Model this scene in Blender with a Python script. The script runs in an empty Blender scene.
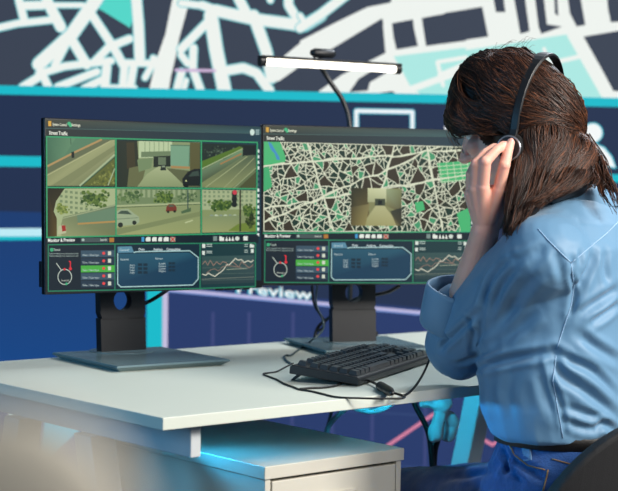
import bpy, bmesh, math, random
import numpy as np
from mathutils import Vector, Matrix, noise
from mathutils.bvhtree import BVHTree
PI = math.pi
SC = bpy.context.scene
COL = SC.collection
random.seed(7)

# ------------------------------------------------------------------ camera
FPX, CX, CY = 1540.0, 309.0, 245.5
CAM_Z = 1.096
PITCH, ROLL = math.radians(2.175), math.radians(-0.83)
cam_data = bpy.data.cameras.new('camera')
cam = bpy.data.objects.new('camera', cam_data)
COL.objects.link(cam)
CAM_M = Matrix.Translation((0, 0, CAM_Z)) @ Matrix.Rotation(PI/2 - PITCH, 4, 'X') @ Matrix.Rotation(-ROLL, 4, 'Z')
cam.matrix_world = CAM_M
cam_data.sensor_fit = 'HORIZONTAL'
cam_data.sensor_width = 36.0
cam_data.lens = FPX / 618 * 36
cam_data.clip_start = 0.02
cam_data.dof.use_dof = True
cam_data.dof.focus_distance = 2.75
cam_data.dof.aperture_fstop = 5.6
SC.camera = cam

# ------------------------------------------------------------------ world, lights, exposure
SC.view_settings.view_transform = 'Standard'
SC.view_settings.look = 'None'
SC.view_settings.exposure = 0.0
SC.view_settings.gamma = 1.0
SC.view_settings.use_curve_mapping = False
world = bpy.data.worlds.new('world'); SC.world = world
world.use_nodes = True
world.node_tree.nodes['Background'].inputs[0].default_value = (0.35, 0.55, 0.8, 1)
world.node_tree.nodes['Background'].inputs[1].default_value = 0.16

def area(name, loc, aim, size, power, color, size_y=None, spread=180):
    d = bpy.data.lights.new(name, 'AREA'); d.energy = power; d.color = color
    d.shape = 'RECTANGLE'; d.size = size; d.size_y = size_y or size
    d.spread = math.radians(spread)
    o = bpy.data.objects.new(name, d); COL.objects.link(o)
    o.location = loc
    o.rotation_euler = (Vector(aim) - Vector(loc)).to_track_quat('-Z', 'Y').to_euler()
    return o
area('ceiling_key_light', (2.3, 1.3, 2.4), (0.45, 2.8, 0.9), 0.8, 125, (1.0, 0.94, 0.87))
area('added_rim_light', (1.2, 4.2, 2.7), (0.4, 2.7, 1.0), 0.7, 46, (0.85, 0.93, 1.0))  # added behind the woman for a bright rim, not a known ceiling lamp
area('added_fill_light', (1.8, -0.4, 2.5), (0.2, 2.9, 0.8), 1.3, 74, (1.0, 0.95, 0.9))  # added fill that brightens camera-facing sides, not a known ceiling lamp
area('blue_side_light', (-2.6, 1.7, 1.3), (0.1, 2.8, 0.7), 1.0, 26, (0.17, 0.55, 0.95))
area('cyan_desk_light', (0.085, 3.53, 0.68), (0.44, 3.78, 0.36), 0.10, 1.8, (0.03, 0.66, 1.0))
area('cyan_edge_light', (0.187, 3.03, 0.702), (0.40, 3.45, 0.45), 0.05, 0.45, (0.03, 0.66, 1.0), 0.02)
area('cyan_side_light', (-0.350, 2.775, 0.690), (0.31, 2.62, 0.696), 0.09, 0.75, (0.03, 0.50, 1.0), 0.03, 60)

# ------------------------------------------------------------------ pixel helpers
def ray(px, py):
    d = CAM_M.to_3x3() @ Vector(((px-CX)/FPX, (CY-py)/FPX, -1.0))
    return Vector((0, 0, CAM_Z)), d
def at(px, py, depth):
    o, d = ray(px, py)
    return o + d*depth
def on_plane(px, py, p0, n):
    o, d = ray(px, py)
    return o + d*((Vector(p0)-o).dot(n)/d.dot(n))
def on_z(px, py, z):
    return on_plane(px, py, (0, 0, z), Vector((0, 0, 1)))
CAM_INV = CAM_M.inverted()
def proj(p):
    q = CAM_INV @ Vector(p)
    return (CX + FPX*q.x/-q.z, CY - FPX*q.y/-q.z, -q.z)

# ------------------------------------------------------------------ object helpers
def lin(c):
    r = []
    for v in c[:3]:
        v /= 255.0
        r.append(v/12.92 if v <= 0.04045 else ((v+0.055)/1.055)**2.4)
    return tuple(r)

def thing(name, label, cat, loc=(0, 0, 0), rotz=0, group=None):
    o = bpy.data.objects.new(name, None); COL.objects.link(o)
    o.empty_display_size = 0.05
    o.location = loc; o.rotation_euler = (0, 0, rotz)
    o['label'] = label; o['category'] = cat
    if group: o['group'] = group
    return o
def tag(o, label, cat, group=None):
    o['label'] = label; o['category'] = cat
    if group: o['group'] = group
    return o

class MB:
    """collects shapes, then links them as ONE mesh object"""
    def __init__(s): s.v = []; s.f = []; s.c = None
    def add(s, vs, fs, M=None):
        b = len(s.v)
        for v in vs:
            s.v.append(tuple(M @ Vector(v)) if M is not None else tuple(v))
        for f in fs: s.f.append([i+b for i in f])
        return s
    def box(s, x0, x1, y0, y1, z0, z1, M=None):
        vs = [(x0,y0,z0),(x1,y0,z0),(x1,y1,z0),(x0,y1,z0),(x0,y0,z1),(x1,y0,z1),(x1,y1,z1),(x0,y1,z1)]
        return s.add(vs, [(0,3,2,1),(4,5,6,7),(0,1,5,4),(1,2,6,5),(2,3,7,6),(3,0,4,7)], M)
    def hexa(s, bot, top):
        n = len(bot)
        vs = list(bot)+list(top)
        fs = [tuple(range(n-1, -1, -1)), tuple(range(n, 2*n))]
        for i in range(n): fs.append((i, (i+1) % n, n+(i+1) % n, n+i))
        return s.add(vs, fs)
    def loft(s, rings, cap=True, closed=True):
        n = len(rings[0]); b = len(s.v)
        for r in rings:
            for p in r: s.v.append(tuple(p))
        for k in range(len(rings)-1):
            for i in range(n if closed else n-1):
                j = (i+1) % n
                s.f.append([b+k*n+i, b+k*n+j, b+(k+1)*n+j, b+(k+1)*n+i])
        if cap:
            s.f.append([b+i for i in range(n-1, -1, -1)])
            s.f.append([b+(len(rings)-1)*n+i for i in range(n)])
        return s
    def tube(s, pts, r, n=8, cap=True):
        pts = [Vector(p) for p in pts]
        rr = r if isinstance(r, (list, tuple)) else [r]*len(pts)
        rings = []; up = None
        for i, p in enumerate(pts):
            t = (pts[min(i+1, len(pts)-1)] - pts[max(i-1, 0)]).normalized()
            if up is None:
                up = Vector((0, 0, 1)) if abs(t.z) < .9 else Vector((1, 0, 0))
            a = t.cross(up)
            if a.length < 1e-5: a = t.cross(Vector((1, 0.3, 0)))
            a.normalize(); bb = a.cross(t).normalized(); up = bb
            rings.append([p + (a*math.cos(2*PI*k/n) + bb*math.sin(2*PI*k/n))*rr[i] for k in range(n)])
        return s.loft(rings, cap)
    def cyl(s, c, r, h, n=24, M=None, r2=None):
        r2 = r if r2 is None else r2
        bot = [(c[0]+r*math.cos(2*PI*k/n), c[1]+r*math.sin(2*PI*k/n), c[2]) for k in range(n)]
        top = [(c[0]+r2*math.cos(2*PI*k/n), c[1]+r2*math.sin(2*PI*k/n), c[2]+h) for k in range(n)]
        if M is not None:
            bot = [M @ Vector(p) for p in bot]; top = [M @ Vector(p) for p in top]
        return s.hexa(bot, top)
    def ball(s, c, rad, M=None, nu=20, nv=12):
        """ellipsoid; M is a 3x3 whose columns are the axes"""
        rad = (rad,)*3 if not isinstance(rad, (tuple, list)) else rad
        M = M or Matrix.Identity(3); c = Vector(c)
        vs = [c + M @ Vector((0, 0, rad[2]))]
        for i in range(1, nv):
            th = PI*i/nv
            for k in range(nu):
                ph = 2*PI*k/nu
                vs.append(c + M @ Vector((rad[0]*math.sin(th)*math.cos(ph), rad[1]*math.sin(th)*math.sin(ph), rad[2]*math.cos(th))))
        vs.append(c + M @ Vector((0, 0, -rad[2])))
        fs = []
        for k in range(nu): fs.append((0, 1+k, 1+(k+1) % nu))
        for i in range(nv-2):
            for k in range(nu):
                a = 1+i*nu; fs.append((a+k, a+nu+k, a+nu+(k+1) % nu, a+(k+1) % nu))
        e = len(vs)-1; a = 1+(nv-2)*nu
        for k in range(nu): fs.append((a+k, e, a+(k+1) % nu))
        return s.add(vs, fs)
    def cap(s, p0, r0, p1, r1):
        """tapered limb with round ends"""
        p0 = Vector(p0); p1 = Vector(p1); d = p1-p0
        q = d.to_track_quat('Z', 'Y').to_matrix(); L = d.length
        rings = []; n = 20
        for i in range(1, 7):
            a = -PI/2 + PI/2*i/6
            rings.append([p0 + q @ Vector((r0*math.cos(a)*math.cos(2*PI*k/n), r0*math.cos(a)*math.sin(2*PI*k/n), r0*math.sin(a))) for k in range(n)])
        for i in range(0, 6):
            a = PI/2*i/6
            rings.append([p1 + q @ Vector((r1*math.cos(a)*math.cos(2*PI*k/n), r1*math.cos(a)*math.sin(2*PI*k/n), r1*math.sin(a))) for k in range(n)])
        return s.loft(rings)
    def mesh(s, name):
        m = bpy.data.meshes.new(name)
        m.from_pydata(s.v, [], s.f); m.update()
        return m
    def build(s, name, mat, parent=None, bevel=0, seg=2, smooth=False, world=False):
        if world and parent is not None:
            Mi = (Matrix.Translation(parent.location) @ Matrix.Rotation(parent.rotation_euler.z, 4, 'Z')).inverted()
            s.v = [tuple(Mi @ Vector(v)) for v in s.v]
        return link(name, s.mesh(name), mat, parent, bevel, seg, smooth)

def link(name, m, mat, parent=None, bevel=0, seg=2, smooth=False):
    o = bpy.data.objects.new(name, m); COL.objects.link(o)
    bm = bmesh.new(); bm.from_mesh(m); bmesh.ops.recalc_face_normals(bm, faces=bm.faces); bm.to_mesh(m); bm.free()
    if mat: m.materials.append(mat)
    if parent: o.parent = parent
    if bevel:
        b = o.modifiers.new('bevel', 'BEVEL'); b.width = bevel; b.segments = seg; b.limit_method = 'ANGLE'; b.angle_limit = math.radians(40)
        b.harden_normals = False
    if smooth:
        for p in m.polygons: p.use_smooth = True
    return o
def rebase(m, parent):
    m.transform((Matrix.Translation(parent.location) @ Matrix.Rotation(parent.rotation_euler.z, 4, 'Z')).inverted())
    return m
def copy_tree(o, parent=None):
    c = o.copy(); COL.objects.link(c)
    if parent: c.parent = parent
    for ch in list(o.children): copy_tree(ch, c)
    return c

def blob(mb, voxel, it=4):
    """melts overlapping shapes into one continuous skin"""
    m = mb.mesh('tmp'); o = bpy.data.objects.new('tmp', m); COL.objects.link(o)
    r = o.modifiers.new('r', 'REMESH'); r.mode = 'VOXEL'; r.voxel_size = voxel
    if it:
        s = o.modifiers.new('s', 'SMOOTH'); s.factor = 0.5; s.iterations = it
    dg = bpy.context.evaluated_depsgraph_get(); dg.update()
    out = bpy.data.meshes.new_from_object(o.evaluated_get(dg))
    bpy.data.objects.remove(o); bpy.data.meshes.remove(m)
    return out
def join(meshes):
    vs = []; fs = []
    for m in meshes:
        b = len(vs); vs += [tuple(v.co) for v in m.vertices]
        fs += [[i+b for i in p.vertices] for p in m.polygons]
    o = bpy.data.meshes.new('joined'); o.from_pydata(vs, [], fs); o.update()
    return o
def smooth_path(pts, n=6):
    """Catmull-Rom through the points"""
    P = [Vector(p) for p in pts]; out = []
    for i in range(len(P)-1):
        a = P[max(i-1, 0)]; b = P[i]; c = P[i+1]; d = P[min(i+2, len(P)-1)]
        for k in range(n):
            t = k/n
            out.append(0.5*((2*b)+(c-a)*t+(2*a-5*b+4*c-d)*t*t+(3*b-a-3*c+d)*t**3))
    out.append(P[-1]); return out

# ------------------------------------------------------------------ materials
def mat(name, col, rough=0.5, metal=0.0, spec=0.5, noise_amt=0.0, noise_scale=20, bump=0.0, bump_scale=60, emit=None, estr=1.0, sheen=0, sss=0):
    m = bpy.data.materials.new(name); m.use_nodes = True
    nt = m.node_tree; b = nt.nodes['Principled BSDF']
    c = lin(col)
    b.inputs['Base Color'].default_value = (*c, 1)
    b.inputs['Roughness'].default_value = rough
    b.inputs['Metallic'].default_value = metal
    b.inputs['Specular IOR Level'].default_value = spec
    if sheen: b.inputs['Sheen Weight'].default_value = sheen
    if sss:
        b.inputs['Subsurface Weight'].default_value = sss
        b.inputs['Subsurface Radius'].default_value = (0.012, 0.004, 0.002)
        b.inputs['Subsurface Scale'].default_value = 1.0
    if noise_amt or bump:
        tc = nt.nodes.new('ShaderNodeTexCoord')
    if noise_amt:
        n = nt.nodes.new('ShaderNodeTexNoise'); n.inputs['Scale'].default_value = noise_scale; n.inputs['Detail'].default_value = 5
        r = nt.nodes.new('ShaderNodeMapRange')
        r.inputs['To Min'].default_value = 1-noise_amt; r.inputs['To Max'].default_value = 1+noise_amt
        mx = nt.nodes.new('ShaderNodeMix'); mx.data_type = 'RGBA'; mx.blend_type = 'MULTIPLY'; mx.inputs['Factor'].default_value = 1
        mx.inputs['A'].default_value = (*c, 1)
        nt.links.new(tc.outputs['Object'], n.inputs['Vector'])
        nt.links.new(n.outputs['Fac'], r.inputs['Value'])
        nt.links.new(r.outputs['Result'], mx.inputs['B'])
        nt.links.new(mx.outputs['Result'], b.inputs['Base Color'])
    if bump:
        n2 = nt.nodes.new('ShaderNodeTexNoise'); n2.inputs['Scale'].default_value = bump_scale; n2.inputs['Detail'].default_value = 4
        bp = nt.nodes.new('ShaderNodeBump'); bp.inputs['Strength'].default_value = bump; bp.inputs['Distance'].default_value = 0.004
        nt.links.new(tc.outputs['Object'], n2.inputs['Vector'])
        nt.links.new(n2.outputs['Fac'], bp.inputs['Height']); nt.links.new(bp.outputs['Normal'], b.inputs['Normal'])
    if emit:
        b.inputs['Emission Color'].default_value = (*lin(emit), 1); b.inputs['Emission Strength'].default_value = estr
    return m
def attr_mat(name, emit=0.0, rough=0.5, spec=0.3):
    m = bpy.data.materials.new(name); m.use_nodes = True
    nt = m.node_tree; b = nt.nodes['Principled BSDF']
    a = nt.nodes.new('ShaderNodeAttribute'); a.attribute_name = 'col'
    b.inputs['Roughness'].default_value = rough; b.inputs['Specular IOR Level'].default_value = spec
    if emit:
        b.inputs['Base Color'].default_value = (0.004, 0.005, 0.006, 1)
        nt.links.new(a.outputs['Color'], b.inputs['Emission Color']); b.inputs['Emission Strength'].default_value = emit
    else:
        nt.links.new(a.outputs['Color'], b.inputs['Base Color'])
    return m
M_WHITE = mat('white_laminate', (208, 215, 204), 0.42, spec=0.4, noise_amt=0.02, noise_scale=8)
M_STEEL = mat('white_powder_coated_steel', (196, 202, 205), 0.35, spec=0.5, noise_amt=0.02)
M_CAB = mat('cream_painted_steel', (206, 203, 190), 0.4, spec=0.45, noise_amt=0.02)
M_BLACK = mat('black_plastic', (22, 24, 27), 0.42, noise_amt=0.1)
M_BEZEL = mat('black_bezel_plastic', (14, 17, 22), 0.3, noise_amt=0.1)
M_STAND = mat('reflection_tinted_stand_plastic', (98, 122, 128), 0.26, noise_amt=0.06, bump=0.05, bump_scale=600)  # foot colour lightened and turned teal to carry the video wall's reflection
M_STAND2 = mat('dark_stand_column_plastic', (20, 23, 27), 0.45, noise_amt=0.06)
M_KEY = mat('black_key_plastic', (50, 57, 62), 0.32, noise_amt=0.08)
M_CABLE = mat('black_rubber_cable', (16, 18, 20), 0.5, noise_amt=0.1)
M_CHAIR = mat('black_chair_mesh_fabric', (14, 15, 18), 0.75, noise_amt=0.2, noise_scale=200, bump=0.3, bump_scale=700)
M_METAL = mat('brushed_metal', (150, 155, 160), 0.3, metal=1.0, noise_amt=0.05)
M_SKIN = mat('skin', (240, 180, 160), 0.5, spec=0.35, noise_amt=0.07, noise_scale=60, bump=0.06, bump_scale=500, sss=0.25)
M_NAIL = mat('fingernail', (228, 172, 158), 0.28, noise_amt=0.02)
M_SHIRT = mat('light_blue_cotton', (95, 136, 168), 0.54, spec=0.4, noise_amt=0.05, noise_scale=9, bump=0.2, bump_scale=24, sheen=0.15)
M_STITCH = mat('pale_blue_stitching', (146, 180, 210), 0.6, noise_amt=0.1)
M_JEANS = mat('blue_denim', (26, 66, 122), 0.8, spec=0.2, noise_amt=0.3, noise_scale=160, bump=0.4, bump_scale=400, sheen=0.3)
M_JSTITCH = mat('ochre_denim_stitching', (120, 92, 58), 0.8, noise_amt=0.2)
M_BELT = mat('black_leather', (16, 15, 15), 0.5, noise_amt=0.2, bump=0.2, bump_scale=200)
M_SHOE = mat('dark_shoe_leather', (30, 28, 28), 0.5, noise_amt=0.15)
M_HAIR = attr_mat('brown_hair', 0, 0.46, 0.36)
M_SCREEN = attr_mat('lit_monitor_screen', 1.0, 0.35, 0.12)
M_LED = attr_mat('lit_video_wall', 1.0, 0.6, 0.05)

# ------------------------------------------------------------------ picture on a lit screen, drawn as flat polygons
def px_crop(x0, y0, s): return lambda x, y: (x0+x/s, y0+y/s)
class Canvas:
    def __init__(s, to2d, eps):
        s.gain = (1, 1, 1); s.to2d = to2d; s.eps = eps; s.v = []; s.f = []; s.c = []; s.layer = 0
    def raw(s, p2, cols, up=True):
        if up: s.layer += 1
        b = len(s.v)
        for p in p2: s.v.append((p[0], -s.layer*s.eps, p[1]))
        s.f.append(list(range(b, b+len(p2)))); s.c.append([tuple(a*b for a, b in zip(c, s.gain)) for c in cols])
    def poly(s, pts, col, up=True):
        """col: one colour or one per point"""
        if isinstance(col[0], (int, float)): cols = [lin(col)]*len(pts)
        else: cols = [lin(c) for c in col]
        s.raw([s.to2d(*p) for p in pts], cols, up)
    def line(s, pts, w, col, up=True, dots=True):
        P = [Vector(s.to2d(*p)) for p in pts]; c = lin(col)
        if up: s.layer += 1
        a = Vector(s.to2d(*pts[0])); sc = (Vector(s.to2d(pts[0][0]+1, pts[0][1])) - Vector(s.to2d(pts[0][0], pts[0][1]+1))).length/math.sqrt(2)
        h = w*sc/2
        for p, q in zip(P[:-1], P[1:]):
            d = q-p
            if d.length < 1e-7: continue
            n = Vector((-d.y, d.x)).normalized()*h
            s.raw([p+n, p-n, q-n, q+n], [c]*4, False)
        if dots:
            for p in P:
                s.raw([p+Vector((h*math.cos(2*PI*k/10), h*math.sin(2*PI*k/10))) for k in range(10)], [c]*10, False)
    def disc(s, x, y, r, col, up=True, n=14, ry=None):
        s.poly([(x+r*math.cos(2*PI*k/n), y+(ry or r)*math.sin(2*PI*k/n)) for k in range(n)], col, up)
    def blobs(s, pts, cols, n, r0, r1, rnd):
        """leafy speckle inside the convex polygon pts"""
        s.layer += 1
        for _ in range(n):
            w = [rnd.random()**1.3 for _ in pts]; t = sum(w)
            x = sum(a*p[0] for a, p in zip(w, pts))/t; y = sum(a*p[1] for a, p in zip(w, pts))/t
            r = rnd.uniform(r0, r1); a0 = rnd.random()*6
            s.layer += 0.02
            s.poly([(x+r*(.6+.4*rnd.random())*math.cos(a0+k*PI/3), y+r*(.6+.4*rnd.random())*math.sin(a0+k*PI/3)) for k in range(6)], rnd.choice(cols), False)
    def text(s, txt, x, y, size, col, xend=None, yend=None, bold=0.0):
        """baseline from (x,y) towards (xend,yend); size and offsets in picture pixels"""
        cu = bpy.data.curves.new('t', 'FONT'); cu.body = txt; cu.size = 1; cu.offset = bold
        cu.resolution_u = 2
        o = bpy.data.objects.new('t', cu); COL.objects.link(o)
        dg = bpy.context.evaluated_depsgraph_get(); dg.update()
        m = bpy.data.meshes.new_from_object(o.evaluated_get(dg))
        w = max([v.co.x for v in m.vertices] or [1])
        s.layer += 1
        if xend is None: kx = size; dy = 0
        else: kx = (xend-x)/w; dy = ((yend if yend is not None else y)-y)/(xend-x)
        c = lin(col)
        vs = [s.to2d(x+v.co.x*kx, y+v.co.x*kx*dy-v.co.y*size) for v in m.vertices]
        for p in m.polygons: s.raw([vs[i] for i in p.vertices], [c]*len(p.vertices), False)
        bpy.data.objects.remove(o); bpy.data.meshes.remove(m); bpy.data.curves.remove(cu)
    def mesh(s, name):
        m = bpy.data.meshes.new(name); m.from_pydata(s.v, [], s.f)
        a = m.color_attributes.new('col', 'FLOAT_COLOR', 'CORNER')
        i = 0
        flat = []
        for cs in s.c:
            for c in cs: flat += [c[0], c[1], c[2], 1]
        a.data.foreach_set('color', flat); m.update()
        return m
# ================================================================== SETTING
M_FLOOR = mat('dark_blue_carpet', (34, 40, 54), 0.8, noise_amt=0.25, noise_scale=120, bump=0.2, bump_scale=300)
M_WALL = mat('dark_blue_painted_wall', (30, 38, 58), 0.7, noise_amt=0.05)
f_ = MB().box(-7, 7, -3.0, 7.5, -0.05, 0.0).build('floor', M_FLOOR); f_['kind'] = 'structure'
WYAW = math.radians(5.0)
WALL_O = Vector((0, 4.9, 0)); WALL_U = Vector((math.cos(WYAW), math.sin(WYAW), 0)); WALL_N = Vector((math.sin(WYAW), -math.cos(WYAW), 0))
w_ = MB().box(-7, 7, 0.062, 0.18, 0.0, 3.2, Matrix.Translation(WALL_O) @ Matrix.Rotation(WYAW, 4, 'Z')).build('wall_back', M_WALL); w_['kind'] = 'structure'

# ------------------------------------------------------------------ video wall
def wall2d(px, py):
    p = on_plane(px, py, WALL_O, WALL_N) - WALL_O
    return (p.dot(WALL_U), p.z)
video = thing('video_wall', 'huge lit video wall behind the desk showing a white street map over blue panels', 'screen', WALL_O, WYAW)
x0w = wall2d(-120, 200)[0]; x1w = wall2d(740, 200)[0]; z1w = wall2d(300, -60)[1]
MB().box(x0w-.02, x1w+.02, 0.004, 0.06, 0.03, z1w+.02).build('housing', M_BLACK, video, bevel=.004)
W = Canvas(wall2d, 0.00012)
SLATE = (58, 66, 82); ROAD = (238, 243, 238); EDGE = (120, 205, 212); CYAN = (24, 186, 202); NAVY = (34, 48, 78); AQUA = (172, 232, 226); AQ2 = (84, 214, 200)
BLUE = (18, 78, 150); PANEL = (40, 58, 106)
W.raw([(x0w, .035), (x1w, .035), (x1w, z1w), (x0w, z1w)], [lin(NAVY)]*4)
W.poly([(-120, -60), (740, -60), (740, 109), (-120, 88)], SLATE)
def roads(cr, items):
    for k in (1, 0):
        W.layer += 1
        for pts, w in items:
            W.line([cr(*p) for p in pts], (w+(9 if k else 0))/3.86, EDGE if k else ROAD, up=False)
cA = px_crop(0, 0, 3.8625); cB = px_crop(150, 0, 3.8625); cC = px_crop(300, 0, 3.8625); cD = px_crop(450, 0, 3.6786)
# aqua park beside the left roads
W.poly([cA(*p) for p in [(280,-60),(515,-60),(516,60),(503,108),(380,32),(362,0)]], AQ2)
roads(cA, [([(-420,-40),(-300,60),(-180,330)],30), ([(-300,60),(-60,120),(70,90)],24),
  ([(62,-60),(75,5),(95,85)],28), ([(72,90),(205,76)],24), ([(90,22),(165,20)],30), ([(165,-60),(185,10),(235,105)],38), ([(205,20),(320,20)],18),
  ([(410,-60),(370,0),(275,135),(150,248)],48), ([(350,50),(440,185),(475,250)],30), ([(275,150),(335,250)],34), ([(265,150),(212,252)],28),
  ([(150,285),(250,256),(430,235)],26), ([(85,338),(170,285)],28), ([(152,262),(188,338)],28), ([(222,336),(375,277)],26), ([(325,342),(400,305)],26),
  ([(412,258),(405,335)],32), ([(405,338),(520,340)],20), ([(482,250),(474,340)],28), ([(480,243),(592,245)],24), ([(517,250),(502,340)],28),
  ([(522,-60),(535,100),(540,225)],38), ([(365,240),(420,182),(500,150)],28), ([(592,245),(560,300)],22), ([(592,225),(640,270)],24)])
W.poly([cB(*p) for p in [(98,-60),(160,-60),(148,20),(112,150),(100,215),(80,300),(72,352),(-5,352),(25,230),(60,130)]], ROAD)
roads(cB, [([(120,12),(205,22)],24), ([(200,20),(250,38)],30), ([(235,60),(255,190),(288,352)],50), ([(242,66),(120,190)],30),
  ([(250,40),(400,74),(510,88),(595,100),(660,60)],42), ([(318,-60),(345,0),(378,62)],36), ([(400,60),(450,200),(470,300)],42), ([(535,-60),(535,20),(560,60),(595,95)],32),
  ([(168,185),(165,265),(196,350)],28), ([(120,212),(145,245)],24), ([(104,348),(122,278)],28), ([(140,310),(130,348)],18), ([(300,272),(360,262),(412,282),(462,350)],34),
  ([(455,-60),(465,0)],24)])
W.line([cB(100,271), cB(250,273)], 3, (205, 180, 215))
W.poly([cB(*p) for p in [(450,305),(520,215),(600,150),(660,120),(660,215),(580,255),(500,312),(470,318)]], ROAD)
# right hand half: wide pale avenues
W.poly([cC(*p) for p in [(0,158),(140,86),(260,28),(350,10),(368,-60),(1695,-60),(1695,410),(380,372),(60,362),(160,290),(330,205),(318,70),(120,190),(60,230),(0,262)]], ROAD)
roads(cC, [([(0,108),(75,60),(230,-60)],34), ([(0,60),(18,88)],20)])
W.poly([cC(*p) for p in [(362,218),(640,184),(640,366),(470,366),(430,342),(400,285)]], AQUA)
W.poly([cD(*p) for p in [(-40,200),(440,125),(500,210),(565,352),(600,372),(-40,372)]], AQUA)
for blk in ([(120,190),(240,120),(322,82),(318,120),(330,200),(300,212),(200,255),(150,240)],
            [(355,90),(436,75),(440,110),(455,178),(372,192),(360,140)], [(470,70),(600,45),(640,42),(640,158),(486,178)],
            [(0,262),(60,232),(150,240),(200,262),(120,310),(40,360),(0,362)], [(225,305),(330,240),(345,275),(270,318),(262,350),(190,356)], [(300,360),(355,352),(372,364),(340,368)]):
    W.poly([cC(*p) for p in blk], SLATE)
for blk in ([(-20,48),(118,25),(140,135),(-20,158)], [(150,-60),(190,-60),(203,45),(168,45)], [(225,-60),(268,-60),(292,115),(258,125)], [(305,-60),(338,-60),(356,90),(412,98),(335,125),(325,100)],
            [(380,-60),(390,-60),(398,60),(385,50)], [(425,-60),(470,-60),(497,92),(465,98),(440,50)], [(572,-60),(700,-60),(700,76),(590,82),(580,30)], [(490,135),(700,100),(700,340),(600,335),(560,260)]):
    W.poly([cD(*p) for p in blk], SLATE)
for pts, w in (([(530,240),(552,330)],16), ([(530,240),(640,222)],16), ([(420,348),(640,268)],26)):
    W.line([cC(*p) for p in pts], w/3.86, ROAD)
for pts, w in (([(340,240),(490,205)],16), ([(345,180),(365,235)],14), ([(450,125),(590,372)],44), ([(-40,275),(100,215)],14)):
    W.line([cD(*p) for p in pts], w/3.68, ROAD)
# band under the map
W.poly([(-120, 83.0), (740, 100.5), (740, 109.5), (-120, 92)], CYAN)
W.poly([(-120, 92), (740, 109.5), (740, 520), (-120, 520)], NAVY)
# left panels
W.poly([(-120, 154), (44, 156.5), (44, 167), (-120, 165)], CYAN)
W.poly([(-120, 208), (147, 215), (147, 520), (-120, 520)], [(28, 60, 112), (28, 60, 112), BLUE, BLUE])
W.poly([(-120, 229), (70, 228), (70, 238), (-120, 240)], (190, 235, 245))
W.poly([(-120, 237), (70, 236), (70, 239.5), (-120, 242)], CYAN)
# centre panel with the chart
W.poly([(147, 280), (163, 280), (161, 520), (145, 520)], CYAN)
W.poly([(166, 284), (740, 338), (740, 560), (163, 560)], PANEL)
W.poly([(162.6, 288), (168, 288), (166.5, 520), (161.4, 520)], (196, 190, 220))
W.line([(168, 289.6), (430, 313.8), (740, 342)], 4.6, (120, 150, 215)); W.line([(168, 289.2), (430, 313.2), (740, 341)], 2.6, (196, 188, 222))
W.text('Preview', 235, 292.5, 15, (60, 190, 215), 313, 300, bold=.035)
W.text('Preview', 236, 292.2, 15, (244, 246, 246), 312, 299.6, bold=.01)
for x in (212, 248, 292, 332, 372, 425, 480, 540): W.line([(x+1, 312), (x-1, 520)], 3, (62, 72, 122), dots=False)
for y in (400, 452, 505): W.line([(170, y), (740, y+34)], 1.5, (52, 72, 118), dots=False)
W.line([(180, 470), (250, 505), (330, 482), (387, 445.5), (433, 414), (455, 424), (478.5, 436.6), (492, 444.5), (503, 438), (560, 400), (640, 430)], 3.4, (214, 130, 160))
# low cyan panels seen beneath the desk on the left
W.poly([(9, 412), (33, 415), (33, 424.5), (10, 427)], (215, 248, 250))
W.poly([(45, 418), (82, 428), (60, 448), (50, 458), (40, 456)], (60, 190, 226))
# icons
W.line([(356, 134), (356, 111), (412, 112), (412, 135)], 5.5, (60, 190, 215)); W.line([(356, 134), (356, 111), (412, 112), (412, 135)], 3.6, (240, 244, 246))
W.line([(446, 128), (462, 129)], 4.5, (240, 244, 246))
W.disc(592, 133, 10.5, (70, 200, 220), n=22); W.disc(592, 133, 9.3, (244, 248, 248), n=22)
W.poly([(574, 149), (592, 142), (604, 147), (612, 157), (616, 169), (600, 166), (584, 158)], (70, 200, 220))
W.poly([(575, 150), (592, 143.5), (603, 148), (610.5, 157), (614.5, 167.5), (600, 164.5), (584, 157)], (244, 248, 248))
W.line([(600, 178), (740, 181)], 8, CYAN)
link('display', W.mesh('display'), M_LED, video)
# ================================================================== DESK
DZ = 0.74
L_ANG = math.radians(40.4)
LD = Vector((math.cos(L_ANG), math.sin(L_ANG), 0)); SD = Vector((-math.sin(L_ANG), math.cos(L_ANG), 0))
DC = on_z(163, 418, DZ)
def dk(t, s, z=0): return DC*1 + LD*t + SD*s + Vector((0, 0, z-DZ))
desk = thing('desk', 'long white office desk carrying both monitors and the keyboard', 'desk', (DC.x, DC.y, 0), L_ANG)
DLEN, DDEP = 1.62, 0.80
MB().box(0, DLEN, 0, DDEP, DZ-.0195, DZ).build('tabletop', M_WHITE, desk, bevel=.0012)
for t in (.075, DLEN-.175):
    MB().box(t, t+.02, .03, DDEP-.03, DZ-.074, DZ-.0197).build('side_rail', M_STEEL, desk, bevel=.002)
MB().box(.1, DLEN-.1, .42, .45, DZ-.06, DZ-.0197).build('cross_beam', M_STEEL, desk, bevel=.002)
def splay(x, y0, y1, w=.05, d=.055):
    m = MB()
    zt = DZ-.0745
    m.hexa([(x, y1, 0), (x+w, y1, 0), (x+w, y1+d, 0), (x, y1+d, 0)], [(x, y0, zt), (x+w, y0, zt), (x+w, y0+d, zt), (x, y0+d, zt)])
    return m
for x, b in ((.06, 0), (DLEN-.19, .12)):
    splay(x, .30-b, .12-b).build('leg', M_STEEL, desk, bevel=.003)
    splay(x, .54+b, .70+b).build('leg', M_STEEL, desk, bevel=.003)
MB().cyl((.045, .042, DZ-.028), .006, .008, 12).build('screw', M_METAL, desk)

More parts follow.
